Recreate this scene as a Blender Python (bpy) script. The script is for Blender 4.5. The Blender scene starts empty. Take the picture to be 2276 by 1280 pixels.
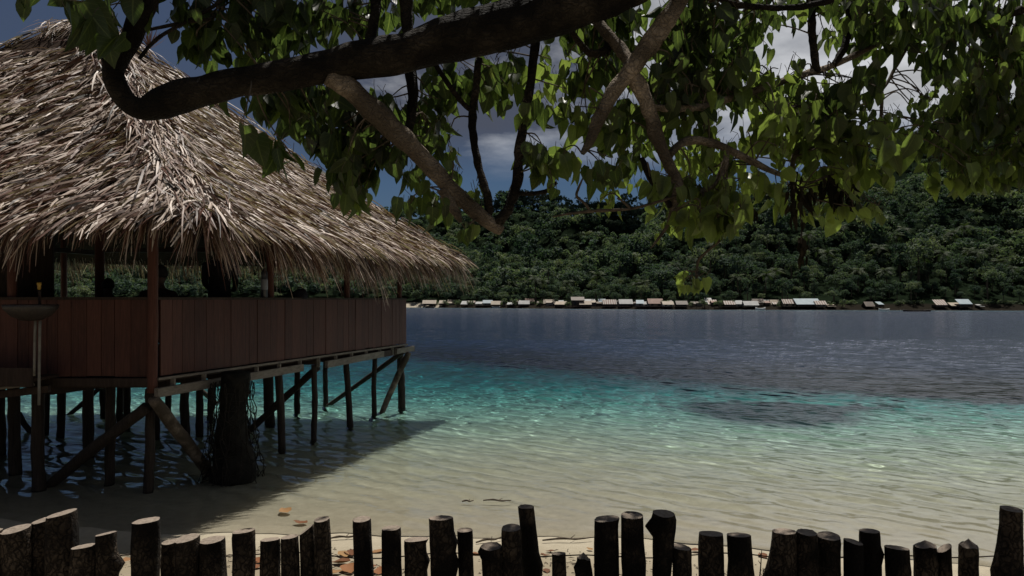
import bpy, bmesh, math, random
import numpy as np
from mathutils import Vector, Matrix, noise as mnoise
sc = bpy.context.scene
COL = sc.collection
R = math.radians
rng = np.random.default_rng(7)
random.seed(7)
CAM_Z, F, HZ, CX = 2.45, 1650.0, 665.0, 1138.0

def P(x, y, d):
    """photo pixel at depth d metres -> world point (a measuring aid for real positions)"""
    return np.array([(x - CX) / F * d, d, CAM_Z + (HZ - y) / F * d])

# ------------------------------------------------------------------ mesh helpers
class MB:
    def __init__(s):
        s.v, s.f, s.t, s.m, s.n = [], [], [], [], 0
        s.uv = None
    def add(s, v, f, tone=0.5, mi=0):
        v = np.asarray(v, float).reshape(-1, 3)
        s.v.append(v)
        t = np.asarray(tone, float)
        s.t.append(np.full(len(v), float(t)) if t.ndim == 0 else t)
        o = s.n
        s.f.extend([tuple(int(i) + o for i in q) for q in f])
        s.m.extend([mi] * len(f))
        s.n += len(v)
    def box(s, c, size, rot=None, tone=0.5, mi=0):
        h = np.array(size) / 2
        v = np.array([[x, y, z] for x in (-1, 1) for y in (-1, 1) for z in (-1, 1)]) * h
        if rot is not None: v = v @ np.array(rot).T
        s.add(v + np.array(c), [(0, 1, 3, 2), (4, 6, 7, 5), (0, 4, 5, 1), (2, 3, 7, 6), (0, 2, 6, 4), (1, 5, 7, 3)], tone, mi)
    def beam(s, a, b, w, h, tone=0.5, mi=0, up=(0, 0, 1)):
        a, b = np.array(a, float), np.array(b, float)
        d = b - a; L = np.linalg.norm(d); d = d / L
        sd = np.cross(d, np.array(up, float)); sd /= np.linalg.norm(sd)
        u = np.cross(sd, d)
        s.box((a + b) / 2, (L, w, h), np.stack([d, sd, u], 1), tone, mi)
    def tube(s, pts, rad, seg=10, tone=0.5, mi=0, rough=0.0, seed=0, cap=True, sub=1):
        pts = np.array(pts, float); rad = np.array(rad, float) if np.ndim(rad) else np.full(len(pts), float(rad))
        if sub > 1:
            pts, rad = smooth_path(pts, rad, sub)
        n = len(pts)
        tg = np.gradient(pts, axis=0); tg /= np.linalg.norm(tg, axis=1)[:, None] + 1e-9
        ref = np.array([0, 0, 1.0]) if abs(tg[0][2]) < .9 else np.array([1.0, 0, 0])
        u = np.cross(tg[0], ref); u /= np.linalg.norm(u)
        V = []
        an = np.arange(seg) * 2 * math.pi / seg
        for i in range(n):
            u = u - tg[i] * np.dot(u, tg[i]); u /= np.linalg.norm(u)
            w = np.cross(tg[i], u)
            rr = np.full(seg, rad[i])
            if rough:
                for k in range(seg):
                    c = pts[i] + (u * math.cos(an[k]) + w * math.sin(an[k])) * rad[i]
                    q = Vector(c * (.45 / max(rad.max(), .004))) + Vector((seed * 7.3, seed, 0))
                    rr[k] *= 1 + rough * mnoise.noise(q) + rough * .5 * mnoise.noise(q * 2.7)
            V.append(pts[i] + (u[None] * np.cos(an)[:, None] + w[None] * np.sin(an)[:, None]) * rr[:, None])
        V = np.concatenate(V)
        fs = [(i * seg + k, i * seg + (k + 1) % seg, (i + 1) * seg + (k + 1) % seg, (i + 1) * seg + k) for i in range(n - 1) for k in range(seg)]
        if cap:
            fs.append(tuple(range(seg))[::-1]); fs.append(tuple((n - 1) * seg + k for k in range(seg)))
        s.add(V, fs, tone, mi)
    def lathe(s, c, prof, seg=16, tone=0.5, mi=0):
        c = np.array(c, float)
        an = np.arange(seg) * 2 * math.pi / seg
        V = np.concatenate([np.stack([np.cos(an) * r, np.sin(an) * r, np.full(seg, z)], 1) for r, z in prof]) + c
        n = len(prof)
        fs = [(i * seg + k, i * seg + (k + 1) % seg, (i + 1) * seg + (k + 1) % seg, (i + 1) * seg + k) for i in range(n - 1) for k in range(seg)]
        fs.append(tuple(range(seg))[::-1]); fs.append(tuple((n - 1) * seg + k for k in range(seg)))
        s.add(V, fs, tone, mi)
    def mesh(s, name, mats, smooth=False):
        V = np.concatenate(s.v) if s.v else np.zeros((0, 3))
        me = bpy.data.meshes.new(name)
        fl = s.f
        tot = np.array([len(q) for q in fl], np.int32)
        st = np.concatenate([[0], np.cumsum(tot)[:-1]]).astype(np.int32)
        li = np.array([i for q in fl for i in q], np.int32)
        return raw_mesh(me, V, li, st, tot, np.concatenate(s.t), mats, np.array(s.m, np.int32), smooth)
    def build(s, name, mats, parent=None, smooth=False):
        return link(name, s.mesh(name, mats, smooth), parent)

def raw_mesh(me, V, li, st, tot, tone, mats, mi=None, smooth=False):
    me.vertices.add(len(V)); me.vertices.foreach_set('co', np.asarray(V, np.float32).ravel())
    me.loops.add(len(li)); me.loops.foreach_set('vertex_index', np.asarray(li, np.int32))
    me.polygons.add(len(st)); me.polygons.foreach_set('loop_start', st); me.polygons.foreach_set('loop_total', tot)
    if not isinstance(mats, (list, tuple)): mats = [mats]
    for m in mats: me.materials.append(m)
    if mi is not None: me.polygons.foreach_set('material_index', mi)
    me.polygons.foreach_set('use_smooth', np.full(len(st), bool(smooth)))
    a = me.attributes.new('tone', 'FLOAT', 'POINT'); a.data.foreach_set('value', np.asarray(tone, np.float32))
    me.update(calc_edges=True); me.validate()
    return me

def quad_mesh(name, V, Q, tone, mats, mi=None, smooth=False):
    Q = np.asarray(Q, np.int32); n = len(Q); k = Q.shape[1]
    me = bpy.data.meshes.new(name)
    return raw_mesh(me, V, Q.ravel(), np.arange(n, dtype=np.int32) * k, np.full(n, k, np.int32), tone, mats, mi, smooth)

def link(name, data, parent=None):
    o = bpy.data.objects.new(name, data); COL.objects.link(o)
    if parent is not None: o.parent = parent
    return o

def tag(o, label=None, cat=None, group=None, kind=None):
    if label: o['label'] = label
    if cat: o['category'] = cat
    if group: o['group'] = group
    if kind: o['kind'] = kind
    return o

def empty(name, loc=(0, 0, 0)):
    o = bpy.data.objects.new(name, None); COL.objects.link(o); o.location = loc; return o

def rebase(o, loc):
    """move a mesh object's origin to loc without moving its geometry"""
    o.data.transform(Matrix.Translation(-Vector(loc))); o.location = loc

def smooth_path(pts, rad, sub):
    n = len(pts); out, ro = [], []
    for i in range(n - 1):
        p0, p1, p2, p3 = pts[max(i - 1, 0)], pts[i], pts[i + 1], pts[min(i + 2, n - 1)]
        for k in range(sub):
            t = k / sub
            out.append(.5 * (2 * p1 + (p2 - p0) * t + (2 * p0 - 5 * p1 + 4 * p2 - p3) * t * t + (3 * p1 - p0 - 3 * p2 + p3) * t ** 3))
            ro.append(rad[i] * (1 - t) + rad[i + 1] * t)
    out.append(pts[-1]); ro.append(rad[-1])
    return np.array(out), np.array(ro)

# ------------------------------------------------------------------ material helpers
class NT:
    def __init__(s, name):
        s.mat = bpy.data.materials.new(name); s.mat.use_nodes = True
        s.nt = s.mat.node_tree; s.nt.nodes.clear()
        s.out = s.n('ShaderNodeOutputMaterial')
    def n(s, t, **k):
        nd = s.nt.nodes.new(t)
        for a, b in k.items():
            if hasattr(nd, a): setattr(nd, a, b)
            else: s.set(nd, a, b)
        return nd
    def set(s, nd, a, b):
        i = nd.inputs[a] if a in nd.inputs else nd.inputs[a.replace('_', ' ')]
        if hasattr(b, 'is_output'): s.nt.links.new(b, i)
        else:
            if isinstance(b, tuple) and len(b) == 3 and i.type == 'RGBA': b = (*b, 1)
            i.default_value = b
    def l(s, a, b): s.nt.links.new(a, b)
    def noise(s, scale, detail=4, rough=.55, vec=None, dist=0):
        nd = s.n('ShaderNodeTexNoise'); nd.inputs['Scale'].default_value = scale; nd.inputs['Detail'].default_value = detail
        nd.inputs['Roughness'].default_value = rough; nd.inputs['Distortion'].default_value = dist
        if vec is not None: s.l(vec, nd.inputs['Vector'])
        return nd.outputs['Fac']
    def coord(s, scale=(1, 1, 1), kind='Object', rot=(0, 0, 0)):
        tc = s.n('ShaderNodeTexCoord'); mp = s.n('ShaderNodeMapping')
        mp.inputs['Scale'].default_value = scale; mp.inputs['Rotation'].default_value = rot
        s.l(tc.outputs[kind], mp.inputs['Vector']); return mp.outputs['Vector']
    def ramp(s, fac, stops):
        nd = s.n('ShaderNodeValToRGB'); e = nd.color_ramp.elements
        while len(e) < len(stops): e.new(.5)
        for el, (p, c) in zip(e, stops): el.position = p; el.color = (*c, 1) if len(c) == 3 else c
        s.l(fac, nd.inputs['Fac']); return nd.outputs['Color']
    def attr(s, name='tone'):
        nd = s.n('ShaderNodeAttribute'); nd.attribute_name = name; return nd.outputs['Fac']
    def math(s, op, a, b=None, clamp=False):
        nd = s.n('ShaderNodeMath'); nd.operation = op; nd.use_clamp = clamp
        for i, x in enumerate((a, b)):
            if x is None: continue
            if hasattr(x, 'is_output'): s.l(x, nd.inputs[i])
            else: nd.inputs[i].default_value = x
        return nd.outputs[0]
    def mixc(s, f, a, b, mode='MIX'):
        nd = s.n('ShaderNodeMix'); nd.data_type = 'RGBA'; nd.blend_type = mode
        for key, x in ((0, f), (6, a), (7, b)):
            if hasattr(x, 'is_output'): s.l(x, nd.inputs[key])
            else: nd.inputs[key].default_value = (*x, 1) if isinstance(x, tuple) else x
        return nd.outputs[2]
    def bump(s, h, strength=.5, dist=.02):
        nd = s.n('ShaderNodeBump'); nd.inputs['Strength'].default_value = strength; nd.inputs['Distance'].default_value = dist
        s.l(h, nd.inputs['Height']); return nd.outputs['Normal']
    def principled(s, color, rough=.8, spec=.25, normal=None):
        nd = s.n('ShaderNodeBsdfPrincipled')
        s.set(nd, 'Base Color', color); s.set(nd, 'Roughness', rough); s.set(nd, 'Specular IOR Level', spec)
        if normal is not None: s.l(normal, nd.inputs['Normal'])
        s.l(nd.outputs[0], s.out.inputs['Surface']); return nd

def mat_wood(name, c0, c1, grain=(6, 6, 1), scale=6, rough=.8, bump=.35, tone_amt=.0):
    m = NT(name); v = m.coord(grain)
    f = m.noise(scale, 6, .65, v, .4)
    c = m.ramp(f, [(.28, c0), (.72, c1)])
    f2 = m.noise(1.7, 3, .5, m.coord())
    c = m.mixc(m.math('MULTIPLY', f2, .5), c, tuple(x * .55 for x in c0))
    if tone_amt:
        t = m.attr(); c = m.mixc(m.math('MULTIPLY', t, tone_amt), c, tuple(min(1, x * 2.2) for x in c1))
    m.principled(c, rough, .2, m.bump(f, bump, .006)); return m.mat

def mat_plain(name, c0, c1=None, scale=8, rough=.8, spec=.25, bump=.2):
    m = NT(name); f = m.noise(scale, 5, .6, m.coord())
    c = m.ramp(f, [(.3, c0), (.7, c1 or tuple(x * 1.4 for x in c0))])
    m.principled(c, rough, spec, m.bump(f, bump, .01)); return m.mat

def mat_leaf(name, stops, trans=.5, tcol=2.2, rough=.5, spec=.3, vein=False):
    m = NT(name); t = m.attr()
    c = m.ramp(t, stops)
    fine = m.noise(25, 3, .6, m.coord())
    c = m.mixc(m.math('MULTIPLY', fine, .35), c, (.02, .03, .01))
    if vein:
        lu, lt = m.attr('across'), m.attr('along')
        ab = m.math('ABSOLUTE', lu)
        rib = m.math('SUBTRACT', 1.0, m.math('MULTIPLY', ab, 9.0), True)
        sv = m.math('FRACT', m.math('SUBTRACT', m.math('MULTIPLY', lt, 6.5), m.math('MULTIPLY', ab, 1.6)))
        sv = m.math('MULTIPLY', m.math('SUBTRACT', sv, .86), 4.0, True)
        spot = m.math('MULTIPLY', m.math('SUBTRACT', m.noise(9, 4, .6, m.coord()), .63), 6.0, True)
        c = m.mixc(m.math('MULTIPLY', spot, .55), c, (.075, .06, .022))
        c = m.mixc(m.math('MULTIPLY', m.math('MAXIMUM', rib, sv), .35), c, (.15, .17, .06))
    p = m.n('ShaderNodeBsdfPrincipled'); m.set(p, 'Base Color', c); m.set(p, 'Roughness', rough); m.set(p, 'Specular IOR Level', spec)
    tr = m.n('ShaderNodeBsdfTranslucent')
    tc = m.mixc(1.0, c, (tcol, tcol * 1.15, tcol * .55), 'MULTIPLY')
    m.l(tc, tr.inputs['Color'])
    mx = m.n('ShaderNodeMixShader'); mx.inputs[0].default_value = trans
    m.l(p.outputs[0], mx.inputs[1]); m.l(tr.outputs[0], mx.inputs[2]); m.l(mx.outputs[0], m.out.inputs['Surface'])
    return m.mat

M = {}
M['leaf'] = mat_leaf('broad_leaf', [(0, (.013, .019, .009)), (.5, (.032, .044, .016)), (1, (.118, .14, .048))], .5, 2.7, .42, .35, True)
M['dead_leaf'] = mat_leaf('dead_leaf', [(0, (.008, .006, .005)), (1, (.03, .02, .014))], .12, 1.0, .8, .1)
M['fallen'] = mat_leaf('fallen_leaf', [(0, (.10, .035, .015)), (.5, (.22, .08, .03)), (1, (.30, .17, .07))], .1, 1.0, .7, .2)
M['jungle'] = mat_leaf('jungle_leaf', [(0, (.022, .042, .038)), (.35, (.055, .082, .066)), (.6, (.095, .122, .086)), (.85, (.125, .145, .098)), (1, (.155, .165, .115))], .3, 1.5, .7, .06)  # lifted, bluish greens stand in for haze over the far hills
M['palm'] = mat_leaf('palm_leaf', [(0, (.016, .028, .014)), (.6, (.036, .052, .024)), (1, (.075, .088, .042))], .25, 1.5, .6, .1)
M['thatch'] = mat_leaf('thatch_straw', [(0, (.014, .007, .005)), (.3, (.125, .045, .028)), (.6, (.36, .26, .205)), (1, (.68, .565, .485))], .12, 1.0, .55, .35)
M['thatch_core'] = mat_plain('thatch_core', (.018, .011, .008), (.04, .025, .016), 20, .95, .05)
def mat_bark(name, c0, c1, sc1=14, stretch=(.55, 1.3, 1.3), cr=.5):
    m = NT(name); gp = m.n('ShaderNodeNewGeometry'); v = gp.outputs['Position']
    f1 = m.noise(sc1, 6, .7, v, 1.2); f2 = m.noise(sc1 * 4.5, 5, .7, v, .6); f3 = m.noise(4, 3, .5, v)
    vo = m.n('ShaderNodeTexVoronoi'); vo.feature = 'DISTANCE_TO_EDGE'; vo.inputs['Scale'].default_value = sc1 * 2.2; mp_ = m.n('ShaderNodeMapping'); mp_.inputs['Scale'].default_value = stretch; m.l(v, mp_.inputs['Vector']); wob = m.n('ShaderNodeVectorMath'); wob.operation = 'ADD'; nz = m.n('ShaderNodeTexNoise'); nz.inputs['Scale'].default_value = sc1 * 1.5; m.l(v, nz.inputs['Vector']); ws = m.n('ShaderNodeVectorMath'); ws.operation = 'SCALE'; ws.inputs['Scale'].default_value = .09; m.l(nz.outputs['Color'], ws.inputs[0]); m.l(mp_.outputs[0], wob.inputs[0]); m.l(ws.outputs[0], wob.inputs[1]); m.l(wob.outputs[0], vo.inputs['Vector'])
    crack = m.math('MULTIPLY', vo.outputs[0], 5.0, True)
    h = m.math('ADD', m.math('MULTIPLY', f1, .8), m.math('ADD', m.math('MULTIPLY', f2, .45), m.math('MULTIPLY', crack, .35)))
    c = m.ramp(m.math('ADD', m.math('MULTIPLY', f1, .6), m.math('MULTIPLY', f2, .4)), [(.34, c0), (.66, c1)])
    c = m.mixc(m.math('MULTIPLY', m.math('SUBTRACT', f3, .42), 3.0, True), tuple(x * .45 for x in c0), c)
    c = m.mixc(m.math('MULTIPLY', m.math('SUBTRACT', 1.0, crack), cr), c, tuple(x * .5 for x in c0))
    m.principled(c, .92, .12, m.bump(h, 1.0, .016)); return m.mat
M['bark'] = mat_bark('limb_bark', (.016, .013, .010), (.105, .084, .062))
M['fence_bark'] = mat_bark('fence_post_bark', (.014, .011, .009), (.19, .142, .098), 13, (1.2, 1.2, .6), .85)
M['bark_pale'] = mat_bark('pale_branch_bark', (.17, .135, .10), (.58, .47, .36), 16, (.9, 1.2, 1.2), .35)
M['twig'] = mat_plain('twig_bark', (.03, .024, .018), (.12, .095, .07), 30, .9, .1)
M['plank'] = mat_wood('red_stained_plank', (.032, .013, .010), (.098, .040, .028), (9, 9, .7), 5, .65, .4, .16)
M['post'] = mat_wood('red_brown_post', (.05, .018, .013), (.12, .05, .035), (9, 9, .7), 5, .7, .4)
M['stilt'] = mat_wood('weathered_stilt', (.016, .012, .010), (.06, .045, .034), (8, 8, .6), 6, .85, .7)
M['grey_wood'] = mat_wood('grey_sawn_wood', (.10, .085, .07), (.26, .225, .185), (2, 2, 8), 4, .85, .4)
M['dark_wood'] = mat_wood('dark_wood', (.022, .015, .012), (.06, .04, .03), (7, 7, .8), 5, .85, .4)
M['cut_end'] = mat_wood('sawn_end_grain', (.14, .11, .085), (.34, .28, .225), (6, 6, 6), 9, .85, .5)
M['net'] = mat_plain('old_net_cord', (.008, .007, .006), (.028, .024, .019), 30, .9, .1)
M['stump'] = mat_plain('dark_wet_trunk', (.006, .006, .005), (.022, .02, .016), 9, .9, .1, .8)
M['skin'] = mat_plain('dark_skin', (.05, .026, .017), (.075, .04, .027), 12, .6, .3, .1)
M['hair'] = mat_plain('black_hair', (.006, .005, .005), (.014, .012, .011), 40, .7, .3)
M['cloth_dark'] = mat_plain('dark_cloth', (.012, .012, .016), (.024, .023, .03), 25, .9, .1)
M['cloth_brown'] = mat_plain('dark_brown_cloth', (.02, .014, .012), (.036, .026, .022), 25, .9, .1)
M['metal_pipe'] = mat_plain('pale_pipe', (.10, .095, .08), (.19, .175, .15), 14, .6, .3)
M['basin'] = mat_plain('speckled_basin', (.010, .009, .009), (.045, .034, .028), 45, .5, .4)
M['yellow'] = mat_plain('yellow_plastic', (.30, .16, .02), (.40, .24, .03), 14, .5, .4)
M['bottle'] = mat_plain('bottle_plastic', (.02, .022, .03), (.04, .04, .05), 10, .3, .5)
M['bottle_label'] = mat_plain('bottle_label', (.14, .15, .18), (.2, .2, .23), 10, .5, .3)

# ------------------------------------------------------------------ camera, light, sky
cam = bpy.data.cameras.new('camera'); co = bpy.data.objects.new('camera', cam); COL.objects.link(co)
co.location = (0, 0, CAM_Z); co.rotation_euler = (R(90), 0, 0)
cam.sensor_width = 36; cam.lens = 36 * F / 2276; cam.shift_y = 25 / 2276
cam.clip_start = .05; cam.clip_end = 5000
sc.camera = co
SUN = Vector((.10, .36, .93)).normalized()
sl = bpy.data.lights.new('sun', 'SUN'); sl.energy = 5.0; sl.angle = R(.53); sl.color = (1, .95, .87)
so = bpy.data.objects.new('sun', sl); COL.objects.link(so)
so.rotation_euler = SUN.to_track_quat('Z', 'Y').to_euler()
sl.cycles.is_caustics_light = True
w = bpy.data.worlds.new('World'); sc.world = w; w.use_nodes = True
nt = w.node_tree; nt.nodes.clear()
def wn(t): return nt.nodes.new(t)
out = wn('ShaderNodeOutputWorld'); bg = wn('ShaderNodeBackground')
sky = wn('ShaderNodeTexSky'); sky.sky_type = 'NISHITA'; sky.sun_disc = False
sky.sun_elevation = math.asin(SUN.z); sky.sun_rotation = math.atan2(SUN.x, SUN.y)
sky.altitude = 50; sky.air_density = 1.0; sky.dust_density = .3; sky.ozone_density = 2.0
tc = wn('ShaderNodeTexCoord')
# project view directions on a flat cloud layer
sep = wn('ShaderNodeSeparateXYZ'); nt.links.new(tc.outputs['Generated'], sep.inputs[0])
def wm(op, a, b=None, clamp=False):
    nd = wn('ShaderNodeMath'); nd.operation = op; nd.use_clamp = clamp
    for i, x in enumerate((a, b)):
        if x is None: continue
        if hasattr(x, 'is_output'): nt.links.new(x, nd.inputs[i])
        else: nd.inputs[i].default_value = x
    return nd.outputs[0]
zc = wm('ADD', wm('MAXIMUM', sep.outputs['Z'], 0.0), .14)
cv = wn('ShaderNodeCombineXYZ')
nt.links.new(wm('DIVIDE', sep.outputs['X'], zc), cv.inputs[0]); nt.links.new(wm('DIVIDE', sep.outputs['Y'], zc), cv.inputs[1])
def wnoise(scale, det, off, rough=.55):
    mp = wn('ShaderNodeMapping'); mp.inputs['Location'].default_value = off
    nt.links.new(cv.outputs[0], mp.inputs['Vector'])
    n = wn('ShaderNodeTexNoise'); n.inputs['Scale'].default_value = scale; n.inputs['Detail'].default_value = det; n.inputs['Roughness'].default_value = rough
    nt.links.new(mp.outputs[0], n.inputs['Vector']); return n.outputs['Fac']
big = wnoise(.55, 6, (3.1, 1.7, 0)); det = wnoise(1.6, 7, (9.0, 4.0, 2.0), .6)
# cloud bank lies above ~8 degrees, mostly straight ahead and to the right
elev = wm('MULTIPLY', wm('SUBTRACT', sep.outputs['Z'], .155), 14.0, True)
side = wm('MULTIPLY', wm('ADD', sep.outputs['X'], .34), 5.0, True)
cov = wm('MULTIPLY', wm('ADD', wm('MULTIPLY', wm('SUBTRACT', big, .5), 2.2), 0.95), 1.0, True)
cov = wm('MULTIPLY', wm('MULTIPLY', cov, elev), wm('ADD', wm('MULTIPLY', side, .5), .5))
br = wn('ShaderNodeValToRGB')
for e, (p, c) in zip([br.color_ramp.elements[0], br.color_ramp.elements[1], br.color_ramp.elements.new(.7)],
                     [(.33, (1.15, 1.32, 1.85)), (.50, (2.3, 2.5, 3.1)), (.62, (11, 11.2, 11.6))]):
    e.position = p; e.color = (*c, 1)
sx = wm('SUBTRACT', wm('MULTIPLY', wm('SUBTRACT', sep.outputs['X'], .19), .62), wm('MULTIPLY', wm('MAXIMUM', wm('SUBTRACT', sep.outputs['Z'], .40), 0.0), .9))
nt.links.new(wm('ADD', wm('ADD', wm('MULTIPLY', det, .8), .08), sx), br.inputs['Fac'])
# deep blue grade of the clear sky as the polarised phone picture shows it
tint = wn('ShaderNodeMix'); tint.data_type = 'RGBA'; tint.blend_type = 'MULTIPLY'; tint.inputs[0].default_value = 1
nt.links.new(sky.outputs[0], tint.inputs[6]); tint.inputs[7].default_value = (.29, .355, .45, 1)
mx = wn('ShaderNodeMix'); mx.data_type = 'RGBA'
nt.links.new(cov, mx.inputs[0]); nt.links.new(tint.outputs[2], mx.inputs[6]); nt.links.new(br.outputs[0], mx.inputs[7])
nt.links.new(mx.outputs[2], bg.inputs['Color']); bg.inputs['Strength'].default_value = .05
nt.links.new(bg.outputs[0], out.inputs['Surface'])
sc.view_settings.view_transform = 'Standard'; sc.view_settings.look = 'None'; sc.view_settings.gamma = 1
sc.view_settings.exposure = .25
sc.cycles.max_bounces = 10; sc.cycles.diffuse_bounces = 4; sc.cycles.transmission_bounces = 8; sc.cycles.transparent_max_bounces = 12
sc.cycles.sample_clamp_indirect = 6; sc.cycles.sample_clamp_direct = 2.5; sc.cycles.use_denoising = True

# ------------------------------------------------------------------ terrain functions
def shore_near(X): return 7.15 - .13 * X + .18 * np.sin(X * .7 + 1) + .09 * np.sin(X * 1.9) + .035 * np.sin(X * 5.3 + 2 * np.sin(X * .8)) + .016 * np.sin(X * 13 + 3 * np.sin(X * 1.7))
def shore_far(X): return np.interp(X, [-260, -30, 38, 112, 220], [246, 224, 180, 164, 158])
def bed_z(X, Y):
    s = Y - shore_near(X)
    drop = np.clip(26.6 - .70 * np.clip(X, -30, 22), 10, 46)
    base = np.where(s > 0, -.05 * np.clip(s, 0, 200) - .0125 * np.clip(s - 3.2, 0, 16) ** 1.85, 0)
    u = (s - drop) / 2.3
    dp = -2.4 * np.log1p(np.exp(np.clip(u, -30, 5.5)))
    land = np.where(s < 0, -.075 * s + .003 * s * s * (s > -7) + .147 * (s <= -7), 0)
    land = np.where(s < 0, np.minimum(land, 1.0), land)
    z = base + dp + land
    far = (Y - (shore_far(X) - 30)) / 30
    return np.where(far > 0, np.maximum(z, -10 + 8.2 * np.clip(far, 0, 1)), z)
def sstep(t): t = np.clip(t, 0, 1); return t * t * (3 - 2 * t)
def hill_z(X, Y):
    """green slopes beyond the bay: a near spur, a main ridge and a taller hill on the right"""
    u = X / np.maximum(Y, 1) * F + CX
    ys = shore_far(X); s = Y - ys
    wob = 7 * np.sin(X * .045 + Y * .021) + 4 * np.sin(X * .11 - Y * .07 + 2)
    sky1 = np.interp(u, [-400, 850, 1000, 1100, 1220, 1320, 1420, 1520, 1600, 1700, 1850, 2000, 2276, 2800], [560, 540, 560, 585, 612, 600, 560, 520, 492, 468, 440, 425, 415, 400])
    c1 = ys + 85; z1 = (HZ - sky1) / F * c1 * sstep((s - 4 + wob * .4) / 82)
    sky2 = np.interp(u, [-400, 850, 1000, 1150, 1300, 1450, 1600, 1750, 2000, 2800], [500, 482, 480, 478, 484, 484, 470, 450, 440, 440])
    c2 = ys + 190; z2 = (HZ - sky2) / F * c2 * sstep((s - 60 + wob) / 128)
    sky3 = np.interp(u, [-400, 1500, 1800, 1950, 2100, 2276, 2800], [520, 520, 430, 350, 318, 300, 290])
    c3 = ys + 330; z3 = (HZ - sky3) / F * c3 * sstep((s - 170) / 150)
    z = np.maximum(np.maximum(z1, z2), z3) + np.clip(s / 12, 0, 1) * 1.1
    return z + np.clip(s / 40, 0, 1) * wob * .22

def grid_mesh(name, X, Y, Z, mat, smooth=True, tone=None):
    ny, nx = X.shape
    V = np.stack([X, Y, Z], -1).reshape(-1, 3)
    i = np.arange(nx * ny).reshape(ny, nx)
    Q = np.stack([i[:-1, :-1], i[:-1, 1:], i[1:, 1:], i[1:, :-1]], -1).reshape(-1, 4)
    return quad_mesh(name, V, Q, np.full(len(V), .5) if tone is None else tone.ravel(), mat, None, smooth)

# seabed + beach: one sheet of pale sand, seagrass where it is deep
m = NT('sand'); v = m.coord()
fine = m.noise(160, 4, .7, v); mid = m.noise(9, 4, .6, v); big_ = m.noise(.9, 4, .55, v)
sand = m.ramp(mid, [(.3, (.40, .365, .28)), (.7, (.52, .475, .37))])
sand = m.mixc(m.math('MULTIPLY', m.math('SUBTRACT', fine, .35), .8, True), sand, (.17, .13, .085))
geo = m.n('ShaderNodeNewGeometry'); sp = m.n('ShaderNodeSeparateXYZ'); m.l(geo.outputs['Position'], sp.inputs[0])
wet = m.math('MULTIPLY', m.math('SUBTRACT', .12, m.math('ADD', sp.outputs['Z'], m.math('MULTIPLY', big_, .03))), 14.0, True)
sand = m.mixc(m.math('MULTIPLY', wet, .38), sand, (.19, .155, .105))
dry = m.math('MULTIPLY', m.math('ADD', sp.outputs['Z'], .03), 12.0, True)
sand = m.mixc(dry, sand, m.mixc(.82, sand, (.195, .16, .108)))
weed = m.attr('tone')
wn_ = m.noise(.55, 6, .7, v, .6)
wf = m.math('MULTIPLY', m.math('SUBTRACT', m.math('ADD', weed, m.math('MULTIPLY', wn_, 1.1)), .98), 2.4, True)
sand = m.mixc(wf, sand, (.030, .035, .030))
rip = m.n('ShaderNodeTexWave'); rip.inputs['Scale'].default_value = 1.6; rip.inputs['Distortion'].default_value = 5; rip.inputs['Detail'].default_value = 3
m.l(m.coord((.3, 2.2, 1)), rip.inputs['Vector'])
hh = m.math('ADD', m.math('MULTIPLY', fine, .35), m.math('MULTIPLY', mid, .8))
m.principled(sand, .95, .1, m.bump(hh, .7, .024))
SAND = m.mat
ys = np.concatenate([np.linspace(-25, 3, 25), np.linspace(3.2, 30, 150), 30 * (268 / 30) ** np.linspace(.01, 1, 70)])
u = np.linspace(-1, 1, 200); u = np.sign(u) * np.abs(u) ** 1.5
X, Y = np.meshgrid(u, ys); X = X * np.where(Y < 40, 60, 60 + (Y - 40) * 1.6)
Z = bed_z(X, Y) + .012 * np.sin(X * 2.1 + Y * 1.3) * np.clip((12 - Y) / 6, 0, 1) * (Y > 3)
# weed factor: seagrass patches seen through the water
def blob(cx, cy, rx, ry, a=0):
    c, s = math.cos(a), math.sin(a); dx, dy = X - cx, Y - cy
    return np.exp(-(((dx * c + dy * s) / rx) ** 2 + ((-dx * s + dy * c) / ry) ** 2))
weed = 1.6 * blob(6.0, 17.5, 2.0, 2.4) + .9 * blob(8.6, 18.6, 2.4, .8, -.1) + .42 * blob(.6, 23.5, 5, 1.3) + .35 * blob(5, 23, 3, .8)
dep = -Z
weed = np.clip(weed + np.clip((dep - 3.6) / 6, 0, 1) * .95, 0, 1.1) * (Y > 8)
seabed = link('beach_sand', grid_mesh('beach_sand', X, Y, Z, SAND, True, weed)); tag(seabed, kind='structure')
seabed.cycles.is_caustics_receiver = True

# ------------------------------------------------------------------ sea surface with real waves
WV = []
r2 = np.random.default_rng(3)
for k in range(60):
    L = 10 ** (r2.uniform(-.72, -.26) if k % 5 < 3 else r2.uniform(-1.0, .35))
    a = R(53) + r2.normal(0, .17) if k % 5 < 3 else R(75) + r2.normal(0, .6)
    WV.append((2 * math.pi / L * math.cos(a), 2 * math.pi / L * math.sin(a), r2.uniform(0, 6.28), L, L * (.0041 if k % 5 < 3 else .0028)))
nx = 1200
ys = np.concatenate([5.2 * (45 / 5.2) ** np.linspace(0, 1, 960), 45 * (272 / 45) ** np.linspace(.006, 1, 160)])
u = np.linspace(-1, 1, nx)
X, Y = np.meshgrid(u, ys); X = X * (Y * .82 + 3)
dx = np.abs(X[:, 1] - X[:, 0])[:, None]; dy = np.gradient(ys)[:, None]
Z = np.zeros_like(X)
for kx, ky, p, L, A in WV:
    # a wave the grid cannot carry fades out with distance; the shader's bump goes on from there
    fade = np.clip(L / (3.0 * np.maximum(dx * abs(kx) / math.hypot(kx, ky), dy * abs(ky) / math.hypot(kx, ky))) - .35, 0, 1)
    Z += A * fade * np.sin(kx * X + ky * Y + p)
B = bed_z(X, Y)
depth = np.clip(-B, 0, 30)
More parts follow.
